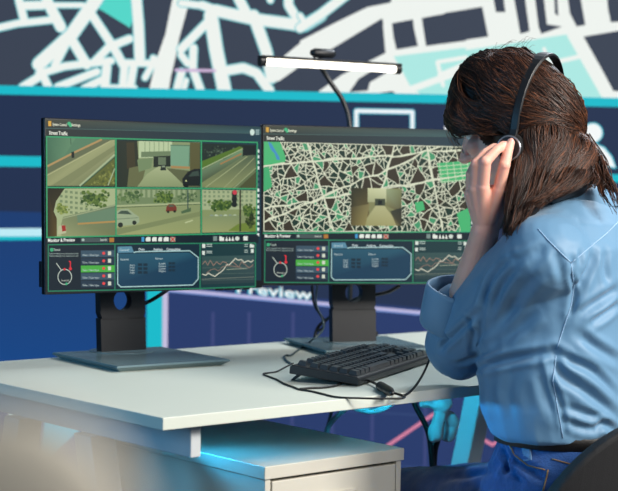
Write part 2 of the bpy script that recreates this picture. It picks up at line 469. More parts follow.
# ------------------------------------------------------------------ drawer pedestal
PZ = 0.62
PC = on_z(265, 467, PZ)
ped = thing('drawer_pedestal', 'cream metal drawer pedestal under the white desk', 'cabinet', (PC.x, PC.y, 0), L_ANG)
PW, PD = .328, .56
MB().box(0, PW, 0, PD, PZ-.0225, PZ).build('top', M_CAB, ped, bevel=.0015)
b_ = MB()
b_.box(.004, .016, .004, PD-.004, .05, PZ-.0235); b_.box(PW-.016, PW-.004, .004, PD-.004, .05, PZ-.0235)
b_.box(.016, PW-.016, PD-.016, PD-.004, .05, PZ-.0235); b_.box(.016, PW-.016, .02, PD-.016, .05, .062)
b_.build('body', M_CAB, ped, bevel=.001)
zz = PZ-.027
for k, h in enumerate((.125, .125, .27)):
    d = MB().box(.019, PW-.019, .003, .021, zz-h, zz-.001).build('drawer', M_CAB, ped, bevel=.0015)
    hb = MB()
    hb.box(PW/2-.045, PW/2+.045, -.002, .003, zz-.038, zz-.034); hb.box(PW/2-.045, PW/2-.041, -.002, .003, zz-.055, zz-.036)
    hb.box(PW/2+.041, PW/2+.045, -.002, .003, zz-.055, zz-.036); hb.box(PW/2-.045, PW/2+.045, -.002, .003, zz-.058, zz-.054)
    hb.build('handle', M_CAB, d)
    zz -= h+.003
for x in (.05, PW-.05):
    for y in (.06, PD-.06):
        c = MB()
        c.cyl((0, 0, 0), .025, .02, 18, Matrix.Translation((x-.01, y, .025)) @ Matrix.Rotation(PI/2, 4, 'Y'))
        c.box(x-.014, x+.014, y-.012, y+.012, .03, .0505)
        c.build('caster', M_BLACK, ped)

# ================================================================== MONITORS
MW, MH, MT = .503, .3405, .016
def monitor_frame(corner, ang):
    """corner = world position of the front lower left corner of the panel"""
    ux = Vector((math.cos(ang), math.sin(ang), 0)); uy = Vector((-math.sin(ang), math.cos(ang), 0))
    base = corner + ux*(MW/2) + uy*0.09
    return Vector((base.x, base.y, DZ)), ux, uy
TILT = math.radians(1.6)
MC1 = at(45.0, 294.8, 2.96); A1 = math.radians(35.5)
MC2 = at(261.5, 285.6, 3.25); A2 = math.radians(20.0)
def make_monitor(corner, ang, label, display_mesh, sx=0.0, fy=0.0):
    base, ux, uy = monitor_frame(corner, ang)
    root = thing('monitor', label, 'monitor', base, ang)
    pb = corner.z - DZ                                   # height of the panel's lower edge
    P = Matrix.Translation((-MW/2, -.09, pb)) @ Matrix.Rotation(-TILT, 4, 'X')
    MB().box(0, MW, 0, MT, 0, MH, P).build('panel', M_BEZEL, root, bevel=.002)
    h = MB(); h.hexa([P @ Vector(p) for p in [(.02, MT, .02), (MW-.02, MT, .02), (MW-.02, MT, .19), (.02, MT, .19)]],
                     [P @ Vector(p) for p in [(.03, .046, .03), (MW-.03, .046, .03), (MW-.03, .046, .17), (.03, .046, .17)]])
    h.build('rear_housing', M_BEZEL, root, bevel=.004)
    MB().box(.0, .03, MT-.0005, .027, .014, .064, P).build('side_port', M_BEZEL, root, bevel=.001)
    d = display_mesh.copy(); d.transform(P)
    link('display', d, M_SCREEN, root)
    # small buttons under the right end of the bezel
    bt = MB()
    for k in range(4): bt.box(MW-.11+k*.022, MW-.096+k*.022, .003, .013, -.0025, .001, P)
    bt.build('button_row', M_BLACK, root)
    # stand: leaning column with a round cable hole, rectangular foot
    cw = .052
    c0 = .012; top = pb+.17
    def cy(z): return .055 + (-.055+.02)*0 - (z)*(-.075)      # leans back towards the top
    n = 28
    ring = []; hole = []
    zc, r = pb-.025, .021
    zb = .014
    outer = [(-cw, zb), (cw, zb), (cw, top), (-cw, top)]
    m = MB()
    # column plate built as a frame around the hole
    def pt(x, z, y): return (x+sx, cy(z)+y - .04, z)
    quad = []
    for k in range(n):
        a = 2*PI*k/n; quad.append((r*math.cos(a), zc+r*math.sin(a)))
    def outp(a):
        c, s = math.cos(a), math.sin(a); hz = .038
        k = min(cw/abs(c) if abs(c) > 1e-6 else 9, hz/abs(s) if abs(s) > 1e-6 else 9)
        return (c*k, zc+s*k)
    angs = [2*PI*k/n for k in range(n)]
    o_ = [outp(a) for a in angs]
    for y_a, y_b in ((-.011, .011),):
        for k in range(n):
            j = (k+1) % n
            q = [quad[k], quad[j], o_[j], o_[k]]
            m.hexa([pt(x, z, y_a) for x, z in q], [pt(x, z, y_b) for x, z in q])
    zl, zu = zc-.038, zc+.038
    cornr = []
    m.hexa([pt(-cw, zb, -.011), pt(cw, zb, -.011), pt(cw, zb, .011), pt(-cw, zb, .011)], [pt(-cw, zl+.002, -.011), pt(cw, zl+.002, -.011), pt(cw, zl+.002, .011), pt(-cw, zl+.002, .011)])
    m.hexa([pt(-cw, zu-.002, -.011), pt(cw, zu-.002, -.011), pt(cw, zu-.002, .011), pt(-cw, zu-.002, .011)], [pt(-cw, top, -.011), pt(cw, top, -.011), pt(cw, top, .011), pt(-cw, top, .011)])
    m.build('stand_column', M_STAND2, root)
    k_ = MB().box(sx-.05, sx+.05, -.045, cy(pb+.1)-.029, pb+.06, pb+.14)
    k_.build('stand_mount', M_BLACK, root, bevel=.003)
    # foot
    fx0, fx1, fy0, fy1 = sx*1.5-.127, sx*1.5+.127, fy-.138, fy+.138
    ft = MB().hexa([(fx0+.014, fy0+.014, 0), (fx1-.014, fy0+.014, 0), (fx1-.014, fy1-.014, 0), (fx0+.014, fy1-.014, 0)], [(fx0, fy0, .009), (fx1, fy0, .009), (fx1, fy1, .009), (fx0, fy1, .009)])
    ft.hexa([(fx0, fy0, .009), (fx1, fy0, .009), (fx1, fy1, .009), (fx0, fy1, .009)], [(fx0+.002, fy0+.002, .0125), (fx1-.002, fy0+.002, .0125), (fx1-.002, fy1-.002, .0125), (fx0+.002, fy1-.002, .0125)])
    fo = ft.build('stand_foot', M_STAND, root)
    MB().cyl((sx, cy(0)-.04, .0125), .066, .0012, 48).build('swivel_disc', M_STAND, fo, bevel=.0004)
    return root

# ------------------------------------------------------------------ screen pictures
_u1 = Vector((math.cos(A1), math.sin(A1), 0)); _y1 = Vector((-math.sin(A1), math.cos(A1), 0))
_v1 = Matrix.Rotation(-TILT, 3, 'X') @ Vector((0, 0, 1)); _v1 = _u1*_v1.x + _y1*_v1.y + Vector((0, 0, _v1.z))
_n1 = _u1.cross(_v1)
def mon2d(px, py):
    p = on_plane(px, py, MC1, _n1) - MC1
    return (p.dot(_u1), p.dot(_v1))
K = px_crop(30, 110, 2.583)
def KK(l): return [K(*p) for p in l]
GRN = (62, 168, 118); GRN2 = (44, 128, 94)
rnd = random.Random(3)
def ui_common(C):
    C.raw([(.0035, .016), (MW-.0035, .016), (MW-.0035, MH-.004), (.0035, MH-.004)], [lin((24, 38, 44)), lin((24, 50, 62)), lin((26, 56, 70)), lin((34, 42, 38))])
    C.poly(KK([(40, 24), (596, 43), (597, 60), (40, 47)]), [(58, 62, 48), (34, 62, 70), (52, 88, 92), (34, 46, 46)])
    C.line(KK([(40, 47), (597, 61)]), .5, (70, 100, 96), dots=False)
    C.poly(KK([(47, 28), (55, 28.3), (55, 42), (47, 41.5)]), (208, 160, 60))
    C.text('System Control', *K(58, 40), 3.9, (225, 228, 205), K(95, 41)[0], K(95, 42)[1], bold=.02)
    C.disc(*K(101, 35), 1.9, (60, 176, 122)); C.disc(*K(105, 40), 1.7, (60, 176, 122))
    C.text('Settings', *K(107, 41.5), 3.9, (225, 228, 205), K(130, 42)[0], K(130, 42.6)[1], bold=.02)
    C.text('Street Traffic', *K(49, 63), 5.2, (232, 235, 220), K(97, 65)[0], K(97, 65.4)[1], bold=.025)
    C.disc(*K(574, 57.5), 2.3, (205, 225, 215), ry=3.2)
    for k in range(3): C.line(KK([(583, 52+k*5), (592, 52.4+k*5)]), 1.1, (150, 175, 175), dots=False)
    # side toolbar
    for k in range(16):
        y = 102+k*14.4
        c = (222, 232, 225) if k not in (4, 5, 6) else (70, 92, 98)
        C.poly(KK([(586, y), (592, y+.2), (592, y+8.6), (586, y+8.2)]), c, up=(k == 0))
    # lower strip
    C.poly(KK([(40, 325), (590, 323), (590, 344), (40, 349)]), (20, 34, 42))
    C.text('Monitor & Preview', *K(46, 341), 5.0, (232, 236, 228), K(116, 339)[0], K(116, 339.5)[1], bold=.025)
    C.poly(KK([(131, 330), (202, 330), (202, 341), (131, 341.5)]), (70, 84, 84))
    C.disc(*K(137, 335.5), 1.4, (170, 190, 180)); C.text('Search', *K(181, 338), 3.4, (215, 222, 210), K(198, 338)[0])
    C.poly(KK([(205, 330), (217, 330), (217, 341), (205, 341.4)]), (170, 118, 52))
    C.poly(KK([(288, 328), (295, 328), (295, 340), (288, 340)]), (64, 150, 200))
    for k, (a, b) in enumerate(((299, 311), (315, 327), (331, 341), (345, 358))):
        C.poly(KK([(a, 339), (a, 332), (a+3, 328), (b, 328.5), (b, 339)]), (226, 232, 222), up=(k == 0))
    C.poly(KK([(362, 328), (375, 328), (375, 340), (362, 340)]), (170, 170, 150)); C.line(KK([(364, 329), (373, 339)]), 1, (190, 50, 50)); C.line(KK([(373, 329), (364, 339)]), 1, (190, 50, 50))
    C.poly(KK([(473, 326), (483, 326), (483, 338), (473, 338)]), (120, 140, 135)); C.poly(KK([(489, 338), (489, 326), (494, 326), (496, 329), (501, 329), (501, 338)]), (226, 232, 222))
    for k in range(3): C.poly(KK([(504+k*8, 338), (507.5+k*8, 326), (511+k*8, 338)]), (226, 232, 222), up=(k == 0))
    C.disc(*K(535, 332), 2.2, (206, 216, 206)); C.poly(KK([(551, 326), (562, 326), (562, 337), (551, 337)]), (220, 228, 218))
    # three lower panels
    def frame(a, b, c, d, fill, fill2=None):
        C.poly([K(*a), K(*b), K(*c), K(*d)], fill if fill2 is None else [fill, fill2, fill2, fill])
        C.line([K(*a), K(*b), K(*c), K(*d), K(*a)], 1.1, GRN2)
    frame((47, 348), (219, 346), (219, 465), (47, 468), (24, 36, 46))
    frame((219, 346), (439, 344.5), (439, 461), (219, 465), (22, 44, 56))
    frame((439, 344.5), (582, 343.5), (582, 456), (439, 461), (28, 58, 62))
    C.disc(*K(56, 361), 1.9, GRN); C.text('Transit', *K(61, 364), 3.6, (205, 222, 210), K(78, 364)[0])
    for k in range(2): C.text('Ready and waiting for route request from the road', *K(50, 372.6+k*6), 2.2, (176, 196, 188), K(124, 372+k*6)[0])
    cx_, cy_ = K(89.5, 431)
    C.line([(cx_+6.8*math.cos(a*PI/12), cy_+7.6*math.sin(a*PI/12)) for a in range(25)], .8, (188, 200, 188))
    C.line(KK([(68, 396), (81, 414)]), .8, (188, 200, 188)); C.disc(*K(89, 411), 1.2, (214, 60, 66)); C.disc(*K(94, 449), 1.3, GRN)
    C.line(KK([(101, 391), (104, 392), (104, 412)]), 1.1, (222, 48, 60)); C.disc(*K(104, 410), 1.5, (222, 48, 60))
    C.text('Intersect', *K(80, 442), 2.6, (205, 214, 200), K(101, 442)[0])
    for k in range(5):
        y = 363+k*19.5
        C.poly(KK([(131, y), (218, y-1), (218, y+16.5), (131, y+17.5)]), ((58, 82, 98), (38, 56, 72), (74, 170, 66), (58, 82, 98), (38, 56, 72))[k])
        C.text('Video / Value Input', *K(135, y+14), 3.0, (190, 206, 206), K(178, y+13.4)[0])
        C.disc(*K(190, y+7), 1.5, (226, 72, 72)); C.poly(KK([(201, y+2), (209, y+2), (209, y+12), (201, y+12)]), (206, 214, 196))
    # tab panel
    C.poly(KK([(226, 353), (262, 352), (268, 368), (226, 369)]), (88, 136, 158))
    C.text('General', *K(231, 364), 3.4, (200, 220, 222), K(255, 363.5)[0])
    for s_, a, b in (('Data', 280, 295), ('Analysis', 318, 342), ('Compositing', 352, 388)):
        C.text(s_, *K(a, 362.5), 3.4, (205, 220, 222), K(b, 361.5)[0], bold=.02)
    C.poly(KK([(228, 371), (410, 368), (432, 384), (432, 434), (418, 450), (234, 455), (228, 448)]), [(40, 86, 106)]*2+[(27, 62, 86)]*5)
    C.line(KK([(268, 368), (274, 366), (412, 363.5), (434, 381), (434, 436), (420, 452), (234, 457), (226, 449), (226, 371)]), 1.0, (168, 205, 205))
    C.text('Equations', *K(233, 388), 2.9, (196, 214, 214), K(255, 387.6)[0]); C.text('Balance', *K(323, 386), 2.9, (196, 214, 214), K(342, 385.6)[0])
    for k in range(4):
        C.text(('Start', 'Width', 'Height', 'Angle')[k], *K(257, 403+k*6.4), 2.6, (190, 208, 208), K(270, 403+k*6.4)[0])
        C.text(('Left', 'Distance', 'Center', 'Right')[k], *K(332, 399+k*6.4), 2.6, (190, 208, 208), K(350, 399+k*6.4)[0])
    for k in range(3):
        for j in range(2):
            C.poly(KK([(278+j*14, 396+k*10), (289+j*14, 396+k*10), (289+j*14, 403+k*10), (278+j*14, 403+k*10)]), (26, 48, 62), up=(k+j == 0))
            C.poly(KK([(357+j*9, 393+k*9), (365+j*9, 393+k*9), (365+j*9, 399+k*9), (357+j*9, 399+k*9)]), (26, 48, 62), up=False)
    # chart panel
    C.poly(KK([(444, 346), (452, 346), (452, 356), (444, 356)]), (214, 224, 214)); C.poly(KK([(444, 364), (451, 364), (451, 374), (444, 374)]), (214, 224, 214))
    for a in (347, 352, 365, 369): C.line(KK([(455, a), (470, a)]), .7, (180, 198, 190), dots=False)
    for a in (347, 352, 362, 367): C.line(KK([(553, a), (562, a)]), .7, (180, 198, 190), dots=False)
    C.poly(KK([(567, 356), (567, 346), (572, 346), (573, 348), (578, 348), (578, 355)]), (214, 224, 214)); C.poly(KK([(570, 359), (577, 359), (577, 369), (570, 369)]), (214, 224, 214))
    C.poly(KK([(443, 378), (578, 375), (578, 446), (443, 451)]), [(54, 82, 80), (58, 84, 84), (44, 64, 68), (42, 62, 66)])
    for k in range(4): C.line(KK([(443, 392+k*16), (578, 389+k*16)]), .35, (86, 106, 100), dots=False)
    C.line(KK([(445, 398), (452, 390), (458, 401), (465, 388), (473, 402), (481, 392), (490, 399), (497, 392), (505, 394), (513, 401), (521, 391), (530, 398), (538, 406), (546, 392), (556, 400), (565, 408), (575, 400)]), .7, (150, 122, 108))
    C.line(KK([(445, 424), (453, 427), (460, 421), (468, 426), (477, 430), (485, 423), (493, 418), (500, 411), (507, 400), (515, 399), (522, 392), (530, 383), (537, 388), (545, 386), (553, 394), (562, 389), (570, 393), (576, 388)]), .9, (206, 206, 186))
    C.line(KK([(455, 421), (466, 413), (476, 410), (486, 416), (496, 405), (512, 402), (526, 404), (545, 407)]), .6, (140, 116, 104))
    C.line(KK([(507, 412), (560, 409)]), .6, (150, 160, 140)); C.line(KK([(443, 437), (578, 431)]), .6, (110, 120, 110))

def feeds(C):
    def cell(a, b, c, d, col): C.poly([K(*a), K(*b), K(*c), K(*d)], col)
    TAN = (172, 172, 128); LEAF = [(92, 116, 52), (70, 98, 44), (120, 140, 70), (54, 82, 40)]
    # 1: underpass wall and empty road
    cA_ = px_crop(40, 115, 5.618)
    def A(l): return [cA_(*p) for p in l]
    C.poly(A([(38, 122), (420, 138), (418, 398), (38, 398)]), (96, 136, 108))
    C.poly(A([(38, 122), (200, 128), (120, 250), (38, 290)]), [(70, 116, 92), (110, 150, 118), (100, 140, 110), (72, 112, 88)])
    C.poly(A([(38, 292), (340, 140), (400, 140), (38, 345)]), (112, 116, 88))
    C.line(A([(40, 288), (200, 206), (346, 137)]), 1.9, (196, 154, 104), dots=False)
    C.poly(A([(38, 332), (395, 142), (418, 139), (418, 232), (225, 398), (38, 398)]), [(150, 150, 108), (176, 174, 130), (180, 178, 134), (150, 150, 112), (136, 138, 100), (168, 166, 122)])
    C.poly(A([(60, 398), (418, 170), (418, 200), (150, 398)]), (142, 143, 104))
    C.line(A([(38, 340), (392, 148)]), .8, (196, 190, 146), dots=False)
    C.poly(A([(232, 398), (418, 238), (418, 398)]), (104, 108, 52))
    C.blobs(A([(270, 396), (416, 262), (416, 396)]), [(124, 126, 56), (84, 92, 44), (146, 146, 78)], 60, .6, 1.8, rnd)
    C.line(A([(220, 398), (418, 222)]), 1.6, (186, 194, 158), dots=False); C.line(A([(234, 398), (418, 238)]), .7, (64, 74, 52), dots=False)
    C.line(A([(380, 396), (418, 300)]), 1.2, (176, 184, 150), dots=False)
    C.poly(A([(174, 208), (190, 206), (191, 240), (176, 242)]), (26, 36, 30)); C.line(A([(170, 132), (172, 165)]), .6, (60, 92, 76))
    # 2: road under a bridge with a board
    cell((222, 79), (438, 84), (438, 199), (222, 198), (150, 160, 120))
    cell((280, 80), (366, 82), (366, 122), (280, 124), (206, 216, 178))
    for k in range(6): C.line(KK([(296+k*12, 82), (296+k*12, 118)]), .9, (160, 176, 140), dots=False)
    cell((286, 108), (370, 106), (370, 120), (286, 122), (120, 136, 104))
    cell((318, 120), (362, 118), (362, 146), (318, 148), (30, 42, 34))
    cell((330, 122), (350, 122), (350, 142), (330, 142), (110, 124, 100))
    cell((222, 79), (276, 80), (284, 198), (222, 198), [(30, 44, 36), (44, 48, 36), (50, 54, 36), (34, 46, 36)])
    cell((248, 84), (268, 84), (272, 150), (250, 152), (66, 58, 36)); cell((255, 150), (300, 140), (286, 198), (250, 198), (112, 112, 76))
    cell((276, 128), (316, 124), (312, 150), (280, 160), (128, 146, 108))
    cell((362, 91), (412, 92), (410, 146), (362, 144), (132, 170, 144)); C.line(KK([(362, 91), (412, 92), (410, 146)]), .9, (90, 122, 100), dots=False)
    cell((412, 84), (438, 85), (438, 160), (412, 158), (98, 92, 56)); cell((362, 144), (410, 146), (412, 152), (364, 150), (186, 140, 92))
    cell((352, 150), (438, 160), (438, 199), (390, 199), (104, 106, 76))
    C.poly(KK([(276, 198), (300, 166), (330, 146), (346, 146), (366, 164), (402, 199)]), [(156, 164, 122), (172, 178, 136), (186, 190, 150), (186, 190, 150), (172, 178, 136), (150, 158, 118)])
    C.poly(KK([(335, 156), (338, 142), (348, 142), (351, 156)]), (34, 44, 40)); C.poly(KK([(339, 148), (340, 144), (347, 144), (348, 148)]), (150, 160, 140))
    C.poly(KK([(394, 196), (392, 178), (406, 160), (424, 152), (438, 152), (438, 196)]), (22, 30, 32)); C.poly(KK([(408, 172), (418, 160), (434, 157), (436, 170)]), (62, 78, 72))
    C.disc(*K(402, 183), .9, (206, 206, 150)); C.disc(*K(402, 196), 2.4, (14, 18, 18))
    # 3: cutting with green slope
    cell((443, 86), (582, 90), (582, 202), (443, 200), (112, 122, 88))
    cell((443, 86), (582, 90), (582, 118), (443, 134), (26, 44, 40))
    C.blobs(KK([(445, 90), (540, 92), (500, 112), (446, 130)]), [(44, 62, 50), (62, 82, 66), (20, 34, 32), (90, 106, 92)], 60, .6, 1.6, rnd)
    C.poly(KK([(443, 150), (443, 132), (540, 94), (548, 97), (548, 104)]), (92, 122, 44))
    C.poly(KK([(443, 156), (548, 102), (548, 122), (443, 186)]), [(116, 136, 108), (126, 156, 124), (104, 120, 92), (84, 92, 70)])
    C.line(KK([(443, 152), (548, 100)]), .9, (178, 190, 150), dots=False); C.line(KK([(490, 140), (545, 113)]), 1.3, (182, 132, 84), dots=False)
    cell((548, 92), (582, 93), (582, 118), (550, 120), (20, 32, 34))
    C.poly(KK([(443, 200), (443, 188), (552, 118), (582, 116), (582, 150), (520, 201)]), [(136, 140, 98), (140, 144, 102), (116, 128, 96), (84, 100, 80), (120, 128, 92), (150, 152, 108)])
    C.line(KK([(452, 200), (560, 120)]), .8, (176, 178, 136), dots=False); C.line(KK([(500, 201), (578, 124)]), .7, (170, 172, 130), dots=False)
    C.poly(KK([(536, 202), (582, 160), (582, 202)]), (84, 86, 56)); C.line(KK([(524, 202), (582, 150)]), 1.0, (164, 168, 128), dots=False)
    # 4: wall below apartment blocks
    cell((44, 203), (219, 203), (219, 324), (44, 328), (186, 192, 150))
    for k in range(7):
        for j in range(5): C.poly(KK([(76+k*13, 206+j*13+k*1.5), (83+k*13, 206.5+j*13+k*1.5), (83+k*13, 213+j*13+k*1.5), (76+k*13, 212.6+j*13+k*1.5)]), (132, 146, 112), up=(k+j == 0))
    C.blobs(KK([(112, 206), (217, 204), (218, 252), (150, 256), (126, 236)]), LEAF, 190, 1.0, 2.6, rnd)
    C.blobs(KK([(60, 230), (84, 240), (110, 258), (84, 276), (62, 270)]), [(140, 152, 74), (108, 126, 58), (164, 170, 98)], 90, .9, 2.2, rnd)
    C.poly(KK([(78, 300), (84, 276), (219, 244), (219, 324), (80, 326)]), [(150, 152, 116), (140, 146, 110), (112, 132, 108), (128, 130, 92), (166, 166, 124)])
    C.poly(KK([(120, 272), (219, 252), (219, 286), (122, 292)]), (116, 142, 118)); C.line(KK([(122, 294), (219, 288)]), 1.7, (196, 150, 92), dots=False)
    C.line(KK([(82, 280), (219, 246)]), .9, (176, 182, 146), dots=False)
    C.poly(KK([(44, 203), (88, 203), (66, 236), (60, 262), (68, 280), (68, 326), (44, 328)]), [(40, 34, 20), (52, 44, 24), (60, 52, 30), (66, 54, 30), (92, 72, 38), (104, 82, 44), (60, 50, 28)])
    C.poly(KK([(70, 322), (72, 300), (84, 296), (92, 304), (92, 318)]), (206, 200, 168)); C.poly(KK([(80, 298), (90, 298), (92, 312), (82, 314)]), (178, 50, 46))
    # 5: wide avenue with cars
    cell((222, 203), (438, 206), (438, 318), (222, 323), (160, 166, 118))
    cell((222, 203), (438, 206), (438, 244), (222, 246), (128, 144, 106))
    for k in range(16): cell((224+k*13, 206), (231+k*13, 206.2), (231+k*13, 226), (224+k*13, 225.6), (166, 176, 138))
    C.blobs(KK([(222, 208), (290, 206), (290, 240), (222, 244)]), [(74, 100, 62), (104, 128, 78), (140, 156, 110)], 80, 1, 2.6, rnd)
    C.blobs(KK([(318, 208), (370, 208), (372, 240), (316, 242)]), LEAF, 120, 1, 2.4, rnd)
    C.blobs(KK([(372, 216), (437, 210), (437, 236), (372, 240)]), [(104, 124, 84), (80, 102, 70), (150, 160, 124)], 60, 1, 2.2, rnd)
    C.line(KK([(222, 248), (438, 240)]), 1.6, (186, 190, 148), dots=False); C.line(KK([(222, 252), (438, 244)]), .7, (90, 104, 80), dots=False)
    C.poly(KK([(222, 256), (438, 247), (438, 318), (222, 323)]), [(158, 164, 120), (150, 158, 116), (166, 168, 116), (176, 176, 124)])
    C.poly(KK([(222, 306), (284, 296), (438, 262), (438, 274), (222, 323)]), (140, 146, 104)); C.line(KK([(400, 291), (418, 285)]), 1.2, (206, 208, 164))
    C.poly(KK([(222, 262), (232, 256), (252, 255), (268, 268), (280, 276), (281, 290), (272, 296), (222, 300)]), (172, 182, 152))
    C.poly(KK([(224, 268), (234, 260), (250, 260), (262, 270)]), (74, 90, 78)); C.disc(*K(232, 297), 2.6, (44, 50, 44)); C.disc(*K(268, 291), 2.2, (44, 50, 44)); C.line(KK([(222, 282), (278, 278)]), .6, (120, 130, 110))
    C.poly(KK([(349, 262), (351, 250), (357, 243), (370, 243), (377, 251), (377, 261)]), (132, 60, 48)); C.poly(KK([(355, 250), (359, 245), (368, 245), (371, 250)]), (90, 100, 84)); C.disc(*K(355, 263), 1.3, (30, 36, 32)); C.disc(*K(372, 262), 1.3, (30, 36, 32))
    C.line(KK([(406, 208), (406, 256)]), 1.2, (60, 84, 84)); C.poly(KK([(388, 262), (414, 252), (414, 262), (390, 268)]), (86, 110, 80))
    # 6: crossing with the traffic light
    cell((443, 206), (582, 208), (582, 314), (443, 317), (150, 158, 112))
    cell((443, 206), (582, 208), (582, 256), (443, 258), (184, 190, 152))
    for k in range(11):
        for j in range(4): C.poly(KK([(447+k*12, 209+j*11), (453+k*12, 209+j*11), (453+k*12, 215+j*11), (447+k*12, 215+j*11)]), (138, 152, 120), up=(k+j == 0))
    C.blobs(KK([(444, 234), (500, 228), (545, 240), (520, 266), (444, 268)]), LEAF, 150, .9, 2.4, rnd)
    C.blobs(KK([(545, 236), (581, 244), (581, 284), (548, 280)]), LEAF, 90, .9, 2.2, rnd)
    for k in range(6): C.poly(KK([(462+k*12, 274), (464+k*12, 270), (470+k*12, 270), (473+k*12, 274)]), (206, 212, 190) if k % 2 else (150, 160, 150), up=(k == 0))
    C.poly(KK([(443, 276), (540, 272), (582, 280), (582, 314), (443, 317)]), [(150, 158, 116), (140, 150, 112), (150, 154, 104), (160, 160, 108), (172, 172, 122)])
    C.poly(KK([(510, 312), (536, 294), (582, 288), (582, 314)]), (124, 140, 62)); C.blobs(KK([(556, 272), (582, 268), (582, 312), (552, 300)]), [(54, 66, 34), (78, 92, 46), (40, 52, 30)], 60, .9, 2.2, rnd)
    C.line(KK([(541, 208), (541, 314)]), 1.8, (62, 62, 44), dots=False)
    for k in range(3): C.disc(*K(526, 216+k*14), 2.9, (34, 40, 40))
    C.poly(KK([(520, 210), (532, 210), (531, 250), (521, 250)]), (32, 38, 38)); C.disc(*K(527, 213), 2.3, (224, 66, 84))
    # green frames between the pictures
    for l in ([(41, 69), (585, 84)], [(41, 200), (584, 203.5)], [(41, 329), (584, 318)], [(41, 69), (42, 329)], [(220, 74), (220.5, 324)], [(440.5, 80), (440.5, 321)], [(585, 84), (583, 318)]):
        C.line(KK(l), 1.4, GRN)

